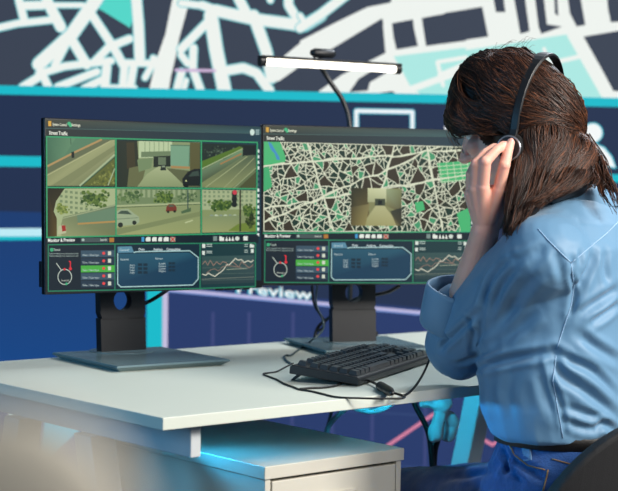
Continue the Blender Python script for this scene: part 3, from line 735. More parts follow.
def street_map(C):
    """dense street plan: cream streets left between dark blocks"""
    r = random.Random(21)
    a0 = Vector(mon2d(*K(41, 69))); a1 = Vector(mon2d(*K(584, 320)))
    x0, x1, zt, zb = a0.x, a1.x, a0.y, a1.y
    wd, ht = x1-x0, zt-zb
    CREAM = (214, 218, 192)
    C.raw([(x0, zb), (x1, zb), (x1, zt), (x0, zt)], [lin(CREAM)]*4)
    C.layer += 1
    def pos(u, v): return (x0+u*wd, zt-v*ht)
    def warp(q):
        out = []
        for i in range(len(q)):
            a, b = q[i], q[(i+1) % len(q)]
            for k in range(3):
                x, z = a[0]+(b[0]-a[0])*k/3, a[1]+(b[1]-a[1])*k/3
                e = min(1, min(x-x0, x1-x, z-zb, zt-z)/.012); n = noise.noise_vector(Vector((x*26, z*26, 3)))*.0075*max(e, 0)
                m_ = noise.noise_vector(Vector((x*80, z*80, 9)))*.0015*max(e, 0)
                out.append((x+n.x+m_.x, z+n.y+m_.y))
        return out
    def clip(poly, n, d):
        out = []
        for i in range(len(poly)):
            p, q = poly[i], poly[(i+1) % len(poly)]
            dp, dq = p[0]*n[0]+p[1]*n[1]-d, q[0]*n[0]+q[1]*n[1]-d
            if dp >= 0: out.append(p)
            if (dp >= 0) != (dq >= 0):
                t = dp/(dp-dq); out.append((p[0]+(q[0]-p[0])*t, p[1]+(q[1]-p[1])*t))
        return out
    def areaof(p): return abs(sum(p[i][0]*p[(i+1) % len(p)][1]-p[(i+1) % len(p)][0]*p[i][1] for i in range(len(p))))/2
    def inset(p, w):
        c = (sum(a for a, b in p)/len(p), sum(b for a, b in p)/len(p)); out = p
        for i in range(len(p)):
            a, b = p[i], p[(i+1) % len(p)]
            dx, dy = b[0]-a[0], b[1]-a[1]; l = math.hypot(dx, dy)
            if l < 1e-6: continue
            n = (-dy/l, dx/l); d = a[0]*n[0]+a[1]*n[1]
            if c[0]*n[0]+c[1]*n[1] < d: n = (-n[0], -n[1]); d = -d
            out = clip(out, n, d+w)
            if len(out) < 3: return []
        return out
    def split(p, depth, w):
        A = areaof(p)
        if A < r.choice((.00007, .00012, .00018, .0003)) or (A < .0011 and r.random() < .08):
            q = inset(p, w)
            if len(q) >= 3:
                k = r.random()
                col = (54, 48, 36) if A > .00028 else (24, 52, 42) if k < .45 else (40, 50, 38) if k < .84 else (66, 148, 104)
                q = warp(q); C.raw(q, [lin(col)]*len(q), False)
            return
        # cut across the longest direction with a tilted line
        best = max(((p[i], p[j]) for i in range(len(p)) for j in range(i)), key=lambda e: (e[0][0]-e[1][0])**2+(e[0][1]-e[1][1])**2)
        a = math.atan2(best[1][1]-best[0][1], best[1][0]-best[0][0]) + r.gauss(0, .22)
        t = r.uniform(.36, .64); m = (best[0][0]+(best[1][0]-best[0][0])*t, best[0][1]+(best[1][1]-best[0][1])*t)
        n = (math.cos(a), math.sin(a)); d = m[0]*n[0]+m[1]*n[1]
        w2 = w*(1.0 if depth > 2 else 1.0)
        for q in (clip(p, n, d), clip(p, (-n[0], -n[1]), -d)):
            if len(q) >= 3: split(q, depth+1, w2)
    # the big avenues cut the plan first
    parts = [[(x0, zb), (x1, zb), (x1, zt), (x0, zt)]]
    av = [(pos(.0, .27), pos(.6, .12)), (pos(.2, 0), pos(.33, 1)), (pos(.3, .62), pos(1, .32)), (pos(.78, 0), pos(.86, 1)), (pos(.0, .9), pos(.33, .55)), (pos(.5, 1), pos(.62, .0))]
    for a, b in av:
        dx, dy = b[0]-a[0], b[1]-a[1]; l = math.hypot(dx, dy); n = (-dy/l, dx/l); d = a[0]*n[0]+a[1]*n[1]
        nxt = []
        for p in parts:
            for nn, dd in ((n, d), ((-n[0], -n[1]), -d)):
                q = clip(p, nn, dd)
                if len(q) >= 3:
                    nxt.append(q)
        parts = nxt
    for p in parts: split(inset(p, .0008) or p, 0, .00095)
    C.layer += 1
    def P(l): return [pos(*q) for q in l]
    def pc(l, col): C.raw(P(l), [lin(col)]*len(l))
    pc([(0, 0), (.075, 0), (.1, .16), (.1, .22), (0, .27)], (70, 178, 112)); pc([(.02, 0), (.035, .02), (.055, .1), (.07, .16), (.075, .2), (.06, .2), (.05, .13), (.03, .08)], (60, 140, 190))
    pc([(0, .29), (.025, .29), (.04, .5), (0, .56)], (62, 168, 108))
    # park grid at the right
    pc([(.83, .2), (1, .16), (1, .38), (.85, .43)], (70, 178, 112))
    for k in range(5):
        C.layer += .2
        a, b = Vector(pos(.84+k*.035, .2-k*.008)), Vector(pos(.855+k*.035, .43-k*.01)); h = Vector((.0006, 0)); C.raw([a-h, b-h, b+h, a+h], [lin(CREAM)]*4, False)
        a, b = Vector(pos(.83, .24+k*.045)), Vector(pos(1, .2+k*.045)); h = Vector((0, .0006)); C.raw([a-h, b-h, b+h, a+h], [lin(CREAM)]*4, False)
    pc([(.93, .78), (1, .7), (1, 1), (.95, 1)], (70, 178, 112)); pc([(.72, .66), (.76, .64), (.77, .74), (.73, .78)], (70, 178, 112))
    for a, b in av:
        C.layer += .3
        a, b = Vector(a), Vector(b); n = Vector((-(b-a).y, (b-a).x)).normalized()*.0013
        # keep the avenue inside the picture
        q = [tuple(a-n), tuple(b-n), tuple(b+n), tuple(a+n)]
        for nn, dd in (((1, 0), x0), ((-1, 0), -x1), ((0, 1), zb), ((0, -1), -zt)): q = clip(q, nn, dd)
        if len(q) > 2: C.raw(q, [lin(CREAM)]*len(q), False)
    # inset street photograph
    pc([(.41, .5), (.655, .5), (.655, .93), (.41, .93)], (128, 130, 88))
    C.raw(P([(.41, .5), (.49, .5), (.50, .93), (.41, .93)]), [lin(c) for c in ((38, 44, 32), (62, 58, 38), (110, 98, 58), (66, 62, 40))])
    C.raw(P([(.49, .5), (.60, .5), (.59, .66), (.49, .66)]), [lin(c) for c in ((196, 200, 156), (206, 210, 170), (168, 174, 132), (160, 164, 124))])
    C.raw(P([(.58, .5), (.655, .52), (.655, .78), (.58, .7)]), [lin(c) for c in ((146, 160, 122), (120, 126, 86), (84, 76, 48), (120, 118, 80))])
    C.raw(P([(.46, .93), (.535, .68), (.565, .68), (.645, .93)]), [lin(c) for c in ((150, 148, 98), (178, 178, 132), (178, 178, 132), (160, 156, 106))])
    pc([(.525, .62), (.575, .62), (.575, .7), (.525, .7)], (62, 72, 56)); pc([(.54, .64), (.56, .64), (.56, .69), (.54, .69)], (20, 30, 28))
    C.raw(P([(.41, .72), (.5, .68), (.48, .93), (.41, .93)]), [lin(c) for c in ((72, 66, 42), (128, 120, 78), (138, 128, 78), (92, 82, 50))])
    C.raw(P([(.6, .76), (.655, .72), (.655, .93), (.63, .93)]), [lin(c) for c in ((60, 64, 50), (40, 46, 40), (66, 62, 44), (120, 114, 76))])
C1 = Canvas(mon2d, 1.2e-5); ui_common(C1); C1.gain = (.74, .82, .74); feeds(C1); C1.gain = (1, 1, 1)
C2 = Canvas(mon2d, 1.2e-5); ui_common(C2); street_map(C2)
for l in ([(41, 329), (584, 318)],): C2.line(KK(l), 1.2, GRN)
mon_a = make_monitor(MC1, A1, 'black monitor on the left showing six street camera pictures', C1.mesh('display'), -.026, -.085)
mon_b = make_monitor(MC2, A2, 'black monitor beside the woman showing a dense street map', C2.mesh('display'), 0.0, -.012)

# ------------------------------------------------------------------ light bar behind the right monitor
lamp_d = 3.74
lb0, lb1 = at(259.5, 59.5, lamp_d-.12), at(400, 68.0, lamp_d+.04)
lf = dk(1.14, .845)
lamp = thing('light_bar_lamp', 'slim glowing light bar lamp on a black gooseneck above the right monitor', 'lamp', (lf.x, lf.y, DZ))
M_LAMP = mat('lit_lamp_tube', (255, 250, 238), 0.4, emit=(255, 246, 226), estr=3.2)
dirb = (lb1-lb0).normalized(); upb = Vector((0, 0, 1)); sideb = dirb.cross(upb).normalized()
def bar(t0, t1, a0, a1, z0, z1, m):
    c = [lb0 + dirb*t for t in (t0, t1)]
    return m.hexa([c[0]+sideb*a0+upb*z0, c[1]+sideb*a0+upb*z0, c[1]+sideb*a1+upb*z0, c[0]+sideb*a1+upb*z0], [c[0]+sideb*a0+upb*z1, c[1]+sideb*a0+upb*z1, c[1]+sideb*a1+upb*z1, c[0]+sideb*a1+upb*z1])
LBL = (lb1-lb0).length
bar(.0, LBL, -.015, .015, .004, .010, MB()).build('lamp_shell', M_BLACK, lamp, bevel=.003, world=True)
MB().tube([lb0+dirb*.014-upb*.004, lb1-dirb*.014-upb*.004], .0086, 16).build('light_tube', M_LAMP, lamp, smooth=False, world=True)
MB().tube([lb0-upb*.003, lb0+dirb*.014-upb*.003], .0125, 16).build('end_cap', M_BLACK, lamp, world=True)
MB().tube([lb1-dirb*.014-upb*.003, lb1-upb*.003], .0125, 16).build('end_cap', M_BLACK, lamp, world=True)
jm = lb0 + dirb*(LBL*.435) + upb*.024
MB().tube([jm-dirb*.03, jm-dirb*.02, jm+dirb*.026, jm+dirb*.034], [.006, .011, .011, .006], 14).build('bracket', M_STAND2, lamp, smooth=True, world=True)
MB().tube([jm-upb*.02-dirb*.02, jm-dirb*.02], .004, 8).build('bracket_pin', M_BLACK, lamp, world=True)
neck = smooth_path([jm+sideb*-.008, at(321, 66, lamp_d+.0), at(331, 83, lamp_d+.01), at(344, 103, lamp_d+.02), at(350, 128, lamp_d+.02), at(351, 180, lamp_d+.01), at(351, 250, lamp_d-.0), Vector((lf.x, lf.y, DZ+.1)), Vector((lf.x, lf.y, DZ+.03))], 8)
MB().tube(neck, .0062, 10).build('gooseneck', M_BLACK, lamp, smooth=True, world=True)
cl = MB(); Mz = Matrix.Translation((0, 0, 0)) @ Matrix.Rotation(L_ANG, 4, 'Z')
cl.box(-.025, .025, -.075, .02, .0, .012, Mz); cl.box(-.025, .025, -.0, .02, -.06, .0, Mz); cl.box(-.025, .025, -.06, .02, -.07, -.06, Mz); cl.cyl((0, 0, .012), .016, .03, 20)
cl.cyl((0, -.03, -.06), .009, .039, 14, Mz)
cl.build('clamp', M_BLACK, lamp)
# ================================================================== KEYBOARD
KA = math.radians(68.0)                                  # the long side points mostly away from the camera
KU = Vector((math.cos(KA), math.sin(KA), 0)); KV = Vector((-math.sin(KA), math.cos(KA), 0))   # KU: left to right for the typist, KV: towards the back
k0 = on_z(358.5, 387.0, DZ)
kb = thing('keyboard', 'black full-size computer keyboard on the white desk', 'keyboard', (k0.x, k0.y, DZ), KA)
KL, KD = .44, .136
KT = Matrix.Rotation(math.radians(5.5), 4, 'X')
cs = MB()
prof = [(0, .003), (0, .013), (.004, .017), (KD-.004, .020), (KD, .016), (KD, .003)]
cs.loft([[KT @ Vector((x, y, z)) for y, z in prof] for x in (0, KL)])
cs.build('case', M_BLACK, kb, bevel=.0015)
U = .01905
def key(x, y, w, d=1.0):
    m = MB(); g = .0012
    a, b, c, e = x+g, x+w*U-g, y+g, y+d*U-g
    zb = .0165 + .003*(y/KD)+.0002; zt = zb+.0085
    m.hexa([KT @ Vector(p) for p in [(a, c, zb), (b, c, zb), (b, e, zb), (a, e, zb)]], [KT @ Vector(p) for p in [(a+.0026, c+.002, zt), (b-.0026, c+.002, zt), (b-.0026, e-.003, zt+.0006), (a+.0026, e-.003, zt+.0006)]])
    return m.build('key', M_KEY, kb)
kx, ky = .010, .0085
rows = [(0, [(0, 1.25), (1.25, 1.25), (2.5, 1.25), (3.75, 6.25), (10, 1.25), (11.25, 1.25), (12.5, 1.25), (13.75, 1.25), (15.25, 1), (16.25, 1), (17.25, 1), (18.5, 2), (20.5, 1)]),
        (1, [(0, 2.25)]+[(2.25+k, 1) for k in range(10)]+[(12.25, 2.75), (16.25, 1)]+[(18.5+k, 1) for k in range(3)]),
        (2, [(0, 1.75)]+[(1.75+k, 1) for k in range(11)]+[(12.75, 2.25)]+[(18.5+k, 1) for k in range(3)]),
        (3, [(0, 1.5)]+[(1.5+k, 1) for k in range(12)]+[(13.5, 1.5)]+[(15.25+k, 1) for k in range(3)]+[(18.5+k, 1) for k in range(3)]),
        (4, [(k, 1) for k in range(13)]+[(13, 2)]+[(15.25+k, 1) for k in range(3)]+[(18.5+k, 1) for k in range(3)]),
        (5.25, [(0, 1)]+[(2+k, 1) for k in range(4)]+[(6.5+k, 1) for k in range(4)]+[(11+k, 1) for k in range(4)]+[(15.25+k, 1) for k in range(3)])]
for r_, ks in rows:
    for a, w in ks: key(kx+a*U, ky+r_*U, w)
for a in (3.5,): pass
for x in (.03, KL-.045):
    ft = MB(); ft.hexa([(x, KD+.004, 0), (x+.012, KD+.004, 0), (x+.012, KD+.009, 0), (x, KD+.009, 0)], [(x, KD-.020, .0175), (x+.012, KD-.020, .0175), (x+.012, KD-.012, .0185), (x, KD-.012, .0185)])
    ft.build('tilt_foot', M_BLACK, kb)

# ================================================================== CABLES
M_TEAL = mat('grey_rubber_cable', (60, 78, 84), 0.45, noise_amt=0.1)
def on_desk(l, r): return [on_z(x, y, DZ+r) for x, y in l]
def cable(name, label, pts, r, m=M_CABLE, n=8):
    o = MB().tube(smooth_path(pts, 6), r, n).build(name, m, smooth=True)
    return tag(o, label, 'cable', None)
rc = .0022
c1 = on_desk([(291, 363.5), (287, 361), (284.5, 357.5), (286, 355.3), (291, 355.3), (297, 351), (305, 345.5)], rc)
c1 = c1 + [on_z(312, 340, DZ+.02), on_z(318, 335.5, DZ+.03), at(323.5, 328, 3.42), at(322, 318, 3.44), at(317.5, 308, 3.45), at(316, 297, 3.47), at(318, 280, 3.49)]
cable('keyboard_cable', 'thin grey cable looping from the keyboard up behind the right monitor', c1, rc, M_TEAL)
c2 = on_desk([(293, 369.4), (285, 370.4), (276, 371.8), (265.5, 373.2), (263.5, 374.2), (268, 376.2), (276, 379.2), (285, 384), (294, 387.2), (300, 389.6), (311, 391.2), (323, 394), (334, 396.7), (346, 397.8), (360, 398.2), (376, 398.6), (392, 398.6), (402, 398.4), (405, 396.5), (400, 394.5), (394, 393)], rc*.8)
c2[0].z += .012; c2[1].z += .006
cable('headset_cable', 'thin black headset cable looping along the front edge of the desk', c2, rc*.8)
# the cord with the in-line volume control, rising to the headset behind the sleeve
ctl = thing('audio_cable', 'black headset cord with volume control rising from desk to blue sleeve', 'cable', on_z(385, 388, DZ))
def tow(pts): return pts
p_a = on_desk([(300, 389), (310, 388), (322, 387.6), (336, 385.5)], rc) + [on_z(348, 380.6, DZ+.004), on_z(356, 379.4, DZ+.006), on_z(366, 380, DZ+.006), on_z(374, 383, DZ+.006), on_z(379, 386, DZ+.006)]
p_b = [on_z(390.5, 392, DZ+.006), on_z(398, 394.2, DZ+.004), on_z(404, 395.5, DZ+.003), on_z(411, 391, DZ+.004), on_z(419, 381, DZ+.012), on_z(426, 368, DZ+.03), at(431.5, 354, 2.80), at(436, 345, 2.80)]
wire = MB().tube(smooth_path(p_a, 6), rc, 8); wire.tube(smooth_path(p_b, 6), rc, 8)
wire.build('wire', M_CABLE, ctl, smooth=True, world=True)
q0, q1 = on_z(378.5, 385, DZ+.008), on_z(391.5, 392.6, DZ+.008); dq = (q1-q0).normalized()
MB().tube([q0-dq*.008, q0-dq*.001, q0+(q1-q0)*.15, q0+(q1-q0)*.85, q1+dq*.001, q1+dq*.008], [.003, .004, .0085, .0085, .005, .003], 16).build('volume_control', M_BLACK, ctl, smooth=True, world=True)
# monitor cables
def far(l, d): return [at(x, y, d) for x, y in l]
cable('monitor_cable', 'black cable passing through the stand hole of the left monitor', far([(172, 286), (163, 293)], 3.2)+[at(150, 301, 3.235), at(138, 306.5, 3.25), at(128, 312, 3.275)]+far([(122, 317.5), (124, 319), (131, 315.5), (136, 309), (137.5, 301), (136.5, 290)], 3.36), .0042)
cable('monitor_cable', 'black cable through the stand hole of the right monitor', far([(400, 285.5), (388, 292), (374, 295)], 3.50)+[at(362, 297, 3.53), at(352, 301, 3.56), at(343, 307, 3.62), at(334, 314, 3.66), at(326, 320, 3.67), at(319, 326, 3.67), at(315.5, 334, 3.66), at(315, 341, 3.64)], .0042)
cable('monitor_cable', 'black cable hanging left of the right monitor stand', far([(312, 284), (312.5, 295), (315, 306), (320, 314), (324, 321), (323, 328), (318, 331)], 3.60), .0032)
# beneath the desk
cable('desk_cable', 'thin dark cable under the desk beside the pedestal', far([(333, 400), (331, 414), (327, 428), (322, 442), (318, 462)], 3.5), .004)
cable('desk_cable', 'pale cable sagging in an arc just under the desk edge', far([(348, 404), (358, 409), (368, 411.3), (378, 410.3), (386, 407), (393, 402)], 3.2), .0062, mat('pale_cable_sleeve', (190, 205, 210), .5, noise_amt=.05))
cable('desk_cable', 'pale cable curving down from desk to pedestal top', far([(352, 405), (343, 411), (335, 418), (329, 426), (326.5, 433), (325, 441)], 3.3), .0055, mat('pale_cable_cover', (150, 165, 172), .5, noise_amt=.05))
cable('desk_cable', 'dark cable hanging under the desk left of the pale cloth wrap', far([(412, 396), (416, 407), (423, 420), (428, 432), (430.5, 446), (432, 462), (433, 480)], 3.3), .006)
cable('desk_cable', 'dark cable hanging behind the pale cloth wrap under the desk', far([(445, 395), (444, 410), (441.5, 424), (437.5, 440), (434.5, 452), (433, 480)], 3.34), .007)
# pale wrap hanging round the cables
M_WRAP = mat('pale_cloth_wrap', (206, 220, 224), 0.6, noise_amt=.05, bump=.3, bump_scale=60)
wr = MB()
for (a, b, ra, rb, d) in (((425, 402), (444, 403), .014, .018, 3.27), ((440, 400), (443, 412), .016, .012, 3.28), ((440, 412), (436, 434), .011, .019, 3.27), ((445, 414), (452, 420), .012, .015, 3.30), ((452, 420), (447, 437), .015, .013, 3.31)):
    wr.cap(at(*a, d), ra, at(*b, d), rb)
wm = blob(wr, .004, 3)
for v in wm.vertices:
    n = noise.noise_vector(v.co*45); v.co += n*.006
tag(link('cable_wrap', wm, M_WRAP, smooth=True), 'pale crumpled cloth wrap hanging round cables under the desk', 'cloth')

# ================================================================== WOMAN
def dirs(phi):                                            # facing direction and the direction of her left hand
    p = math.radians(phi)
    return Vector((-math.sin(p), math.cos(p), 0)), Vector((-math.cos(p), -math.sin(p), 0))
TF, TL = dirs(52)
TC = at(571, 300, 2.70)
root_p = Vector((TC.x+.0, TC.y, 0))
woman = thing('person', 'seated woman in light blue shirt and jeans, left hand raised to her headset', 'person', root_p)
def tc(z, f=0.0, l=0.0): return Vector((TC.x, TC.y, z)) + TF*f + TL*l
def ering(c, a, b, F, L, n=32, p=2.25):
    out = []
    for k in range(n):
        t = 2*PI*k/n; cx, sx = math.cos(t), math.sin(t)
        x = abs(cx)**(2/p)*(1 if cx >= 0 else -1); y = abs(sx)**(2/p)*(1 if sx >= 0 else -1)
        out.append(c + L*(a*x) + F*(b*y))
    return out
HF, HL = dirs(57)
HP = math.radians(18)
HC = at(513.5, 124.5, 2.73)
Hf = (HF*math.cos(HP) + Vector((0, 0, -math.sin(HP)))).normalized()
Hu = (Vector((0, 0, math.cos(HP))) + HF*math.sin(HP)).normalized()
Hl = HL
HM = Matrix((Hl, Hf, Hu)).transposed()                    # columns: left, forward, up
def hd(l, f, u): return HC + Hl*l + Hf*f + Hu*u
SHL = at(545, 258, 2.575); ELB = at(458, 343, 2.78); WRI = at(485, 231, 2.655)
SHR = tc(.985, .0, -.165); ELR = at(588, 392, 2.98); WRR = at(545, 352, 3.10)
NB = at(580, 197, 2.70)
HIPL = tc(.548, -.02, .085); HIPR = tc(.548, -.02, -.085)
LEGF, LEGL = dirs(36)
KNL = HIPL + LEGF*.43 + Vector((0, 0, -.055)); KNR = HIPR + LEGF*.43 + Vector((0, 0, -.075))
ANL = KNL + LEGF*.06 + Vector((0, 0, -.408)); ANR = KNR + LEGF*.09 + Vector((0, 0, -.388))
TOL = ANL + LEGF*.13 + Vector((0, 0, -.05)); TOR = ANR + LEGF*.13 + Vector((0, 0, -.05))

# ---- body: trunk, right arm and legs
b1 = MB()
b1.loft([ering(tc(z, f), a, b, TF, TL) for z, f, a, b in ((.49, -.01, .10, .08), (.53, -.01, .15, .105), (.62, -.01, .14, .10), (.72, 0, .12, .085), (.82, .0, .115, .08), (.92, -.01, .13, .078), (1.0, -.015, .13, .07), (1.045, -.0, .10, .06), (1.07, .012, .065, .055))])
b1.cap(NB + Vector((0, 0, -.05)), .062, NB*.45+hd(0, -.03, -.07)*.55, .054)
b1.cap(SHL, .05, ELB, .042); b1.cap(ELB, .042, ELB.lerp(WRI, .3), .04)
b1.cap(SHR, .05, ELR, .042); b1.cap(ELR, .042, WRR, .03)
b1.cap(tc(1.03, .0, .05), .05, SHL, .05); b1.cap(tc(1.03, .0, -.05), .05, SHR, .05)
for h, k, a, t in ((HIPL, KNL, ANL, TOL), (HIPR, KNR, ANR, TOR)):
    b1.cap(h, .07, k, .052); b1.cap(k, .05, a, .035); b1.cap(a, .035, t, .026)
# right hand resting on the desk
WH = WRR; d_ = (Vector((-.9, .35, 0))).normalized(); s_ = Vector((.35, .9, 0)).normalized()
for k, (o, ln) in enumerate(((-.03, .06), (-.01, .075), (.01, .072), (.028, .055))):
    k0_ = WH + d_*.085 + s_*o + Vector((0, 0, -.008)); b1.cap(WH + s_*o*.4, .016, k0_, .011); b1.cap(k0_, .0095, k0_ + d_*ln + Vector((0, 0, -.012)), .007)
b1.cap(WH, .014, WH + d_*.06 - s_*.055, .009)
body_lo = blob(b1, .007, 4)
# ---- head and neck
b2 = MB()
b2.ball(hd(0, -.012, .03), (.074, .094, .092), HM)                   # skull
b2.ball(hd(0, .028, -.03), (.058, .062, .085), HM)                   # face
b2.cap(hd(.035, .02, -.085), .02, hd(.0, .078, -.098), .018); b2.cap(hd(-.035, .02, -.085), .02, hd(0, .078, -.098), .018)   # jaw
b2.cap(hd(.05, -.01, -.05), .018, hd(.035, .02, -.085), .018); b2.cap(hd(-.05, -.01, -.05), .018, hd(-.035, .02, -.085), .018)
b2.ball(hd(0, .083, -.1), (.017, .014, .014), HM)                    # chin
b2.cap(hd(0, .087, .012), .009, hd(0, .108, -.026), .0095)           # nose bridge
b2.ball(hd(0, .109, -.029), (.011, .012, .009), HM)
b2.ball(hd(.011, .098, -.032), (.007, .009, .007), HM); b2.ball(hd(-.011, .098, -.032), (.007, .009, .007), HM)
b2.cap(hd(.03, .072, .024), .012, hd(-.03, .072, .024), .012)        # brow
for s in (1, -1): b2.ball(hd(s*.038, .062, -.022), (.02, .02, .018), HM)   # cheekbones
b2.cap(hd(.02, .083, -.056), .0065, hd(0, .092, -.054), .0075); b2.cap(hd(-.02, .083, -.056), .0065, hd(0, .092, -.054), .0075)
b2.cap(hd(.016, .082, -.066), .007, hd(-.016, .082, -.066), .007); b2.ball(hd(0, .089, -.066), (.012, .008, .006), HM)
for s in (1, -1):
    b2.cap(hd(s*.073, -.03, -.066), .006, hd(s*.08, -.038, -.012), .009); b2.cap(hd(s*.08, -.038, -.012), .008, hd(s*.076, -.02, -.016), .006)
b2.cap(NB + Vector((0, 0, -.03)), .058, hd(0, -.03, -.07), .053)
head_m = blob(b2, .0032, 3)
# ---- left forearm and hand
b3 = MB()
b3.cap(ELB.lerp(WRI, .1), .041, ELB.lerp(WRI, .45), .037); b3.cap(ELB.lerp(WRI, .45), .037, ELB.lerp(WRI, .8), .028); b3.cap(ELB.lerp(WRI, .8), .027, WRI, .0245)
fing = {
 'index': [((498.5, 190), 2.618), ((504.5, 165), 2.598), ((508, 151.5), 2.603), ((510.6, 142.5), 2.608)],
 'middle': [((483, 187), 2.612), ((485.5, 161.5), 2.592), ((496, 150.5), 2.598), ((503, 145), 2.607)],
 'ring': [((475, 189), 2.622), ((476, 164), 2.604), ((485, 153), 2.612), ((494, 147), 2.622)],
 'little': [((470.5, 194), 2.634), ((470.5, 174), 2.622), ((475, 163), 2.628), ((481, 156), 2.634)]}
FR = {'index': (.0105, .0098, .0084, .0072), 'middle': (.0105, .0098, .0084, .0072), 'ring': (.0098, .0092, .0078, .0068), 'little': (.009, .008, .007, .0062)}
for k, js in fing.items():
    P = [at(x, y, z) for (x, y), z in js]; R = FR[k]
    b3.cap(WRI.lerp(P[0], .12), .0165, P[0], .0118)
    for i in range(3): b3.cap(P[i], R[i], P[i+1], R[i+1])
    b3.ball(P[0], R[0]*1.13); b3.ball(P[1], R[1]*1.06)
ip, lp = at(498.5, 190, 2.626), at(471, 196, 2.64)
b3.cap(WRI.lerp(ip, .35), .017, ip.lerp(lp, .5), .0125); b3.cap(ip, .0115, lp, .0105)
tp = [at(x, y, z) for x, y, z in ((494, 220, 2.655), (506, 200, 2.65), (511, 183, 2.648), (514, 168, 2.645))]
b3.cap(WRI, .018, tp[0], .018); b3.cap(tp[0], .018, tp[1], .0135); b3.cap(tp[1], .0122, tp[2], .0105); b3.cap(tp[2], .0105, tp[3], .0082)
b3.cap(tp[0], .016, ip, .0115)
hand_m = blob(b3, .0016, 3)
body = join([body_lo, head_m, hand_m]); body.name = 'body'
link('body', rebase(body, woman), M_SKIN, woman, smooth=True)
# nails of the two front fingers
for k in ('index', 'middle', 'ring'):
    P = [at(x, y, z) for (x, y), z in fing[k]]
    d = (P[3]-P[2]).normalized(); out = (Vector((0, -1, .1)) - d*Vector((0, -1, .1)).dot(d)).normalized(); side = d.cross(out)
    m = MB().ball(P[3] + d*.0005 + out*(FR[k][3]*.55), (.0048, .0064, .0032), Matrix((side, d, out)).transposed(), 14, 8)
    m.build('fingernail', M_NAIL, woman, smooth=True, world=True)
# eyes
M_EYE = mat('eye_white', (232, 228, 222), .2); M_IRIS = mat('brown_iris', (70, 45, 28), .2)
for s in (1, -1):
    e = MB().ball(hd(s*.031, .068, .004), .0125).build('eye', M_EYE, woman, smooth=True, world=True)
    M = MB().ball(hd(s*.031, .0772, .004), (.0055, .0036, .0055), HM).build('iris', M_IRIS, woman, smooth=True, world=True); M.parent = e
    MB().cap(hd(s*.018, .087, .026), .0022, hd(s*.047, .074, .028), .0016).build('eyebrow', M_HAIRD if 'M_HAIRD' in globals() else M_BELT, woman, smooth=True, world=True)

# ================================================================== SHIRT
s1 = MB()
s1.loft([ering(tc(z, f, l), a, b, TF, TL) for z, f, l, a, b in ((.672, -.004, 0, .158, .112), (.680, -.002, 0, .168, .122), (.72, .004, 0, .175, .133), (.78, .008, 0, .178, .137), (.86, .006, 0, .172, .135), (.94, -.005, 0, .178, .13), (1.0, -.012, 0, .172, .118), (1.04, -.01, 0, .145, .10), (1.068, 0, 0, .105, .082), (1.082, .006, 0, .08, .07))])
s1.cap(tc(1.01, -.01, .06), .07, SHL, .076); s1.cap(tc(1.01, -.01, -.06), .07, SHR, .074)
s1.cap(SHL, .078, SHL.lerp(ELB, .5), .074); s1.cap(SHL.lerp(ELB, .5), .074, ELB, .062)
CUF = at(458, 281, 2.725)
s1.cap(ELB, .06, at(457, 312, 2.755), .052); s1.cap(ELB, .06, at(462, 352, 2.775), .05)
s1.cap(SHR, .07, ELR, .06); s1.cap(ELR, .058, ELR.lerp(WRR, .6), .048)
shirt_m = blob(s1, .0036, 7)
def skin_tree(m):
    return BVHTree.FromPolygons([v.co.copy() for v in m.vertices], [tuple(p.vertices) for p in m.polygons])
def hit(tree, px, py):
    o, d = ray(px, py)
    r = tree.ray_cast(o, d.normalized(), 8)
    return r[0], r[1]
def trace(tree, pts, n=6, lift=0.0):
    out = []
    for a, b in zip(pts[:-1], pts[1:]):
        for k in range(n):
            p, nn = hit(tree, a[0]+(b[0]-a[0])*k/n, a[1]+(b[1]-a[1])*k/n)
            if p: out.append(p + nn*lift)
    p, nn = hit(tree, *pts[-1])
    if p: out.append(p+nn*lift)
    return out
def folds(m, creases):
    """press creases into the cloth; each is (pixel path, width, depth) and deep > 0 makes a valley"""
    tree = skin_tree(m); m.update()
    co = np.array([v.co[:] for v in m.vertices]); no = np.array([v.normal[:] for v in m.vertices])
    disp = np.zeros(len(co))
    for pts, w, dep in creases:
        pth = trace(tree, [(p.x, p.y) for p in smooth_path([Vector((x, y, 0)) for x, y in pts], 4)], 2)
        if len(pth) < 2: continue
        P = np.array([p[:] for p in pth])
        lo = P.min(0)-w*4; hi = P.max(0)+w*4
        idx = np.where(((co > lo) & (co < hi)).all(1))[0]
        if not len(idx): continue
        best = np.full(len(idx), 9.0); tt = np.zeros(len(idx))
        for i in range(len(P)-1):
            a, b = P[i], P[i+1]; ab = b-a; L2 = (ab*ab).sum()
            if L2 < 1e-12: continue
            t = np.clip(((co[idx]-a)@ab)/L2, 0, 1)
            dd = np.linalg.norm(co[idx]-(a+t[:, None]*ab), axis=1)
            k = dd < best; best[k] = dd[k]; tt[k] = (i+t[k])/(len(P)-1)
        fade = np.sin(np.clip(tt, .02, .98)*PI)**.5
        x = best/w
        disp[idx] += -dep*fade*(np.exp(-x*x) - .55*np.exp(-((x-1.9)/.9)**2))
    co2 = co + no*disp[:, None]
    m.vertices.foreach_set('co', co2.ravel()); m.update()
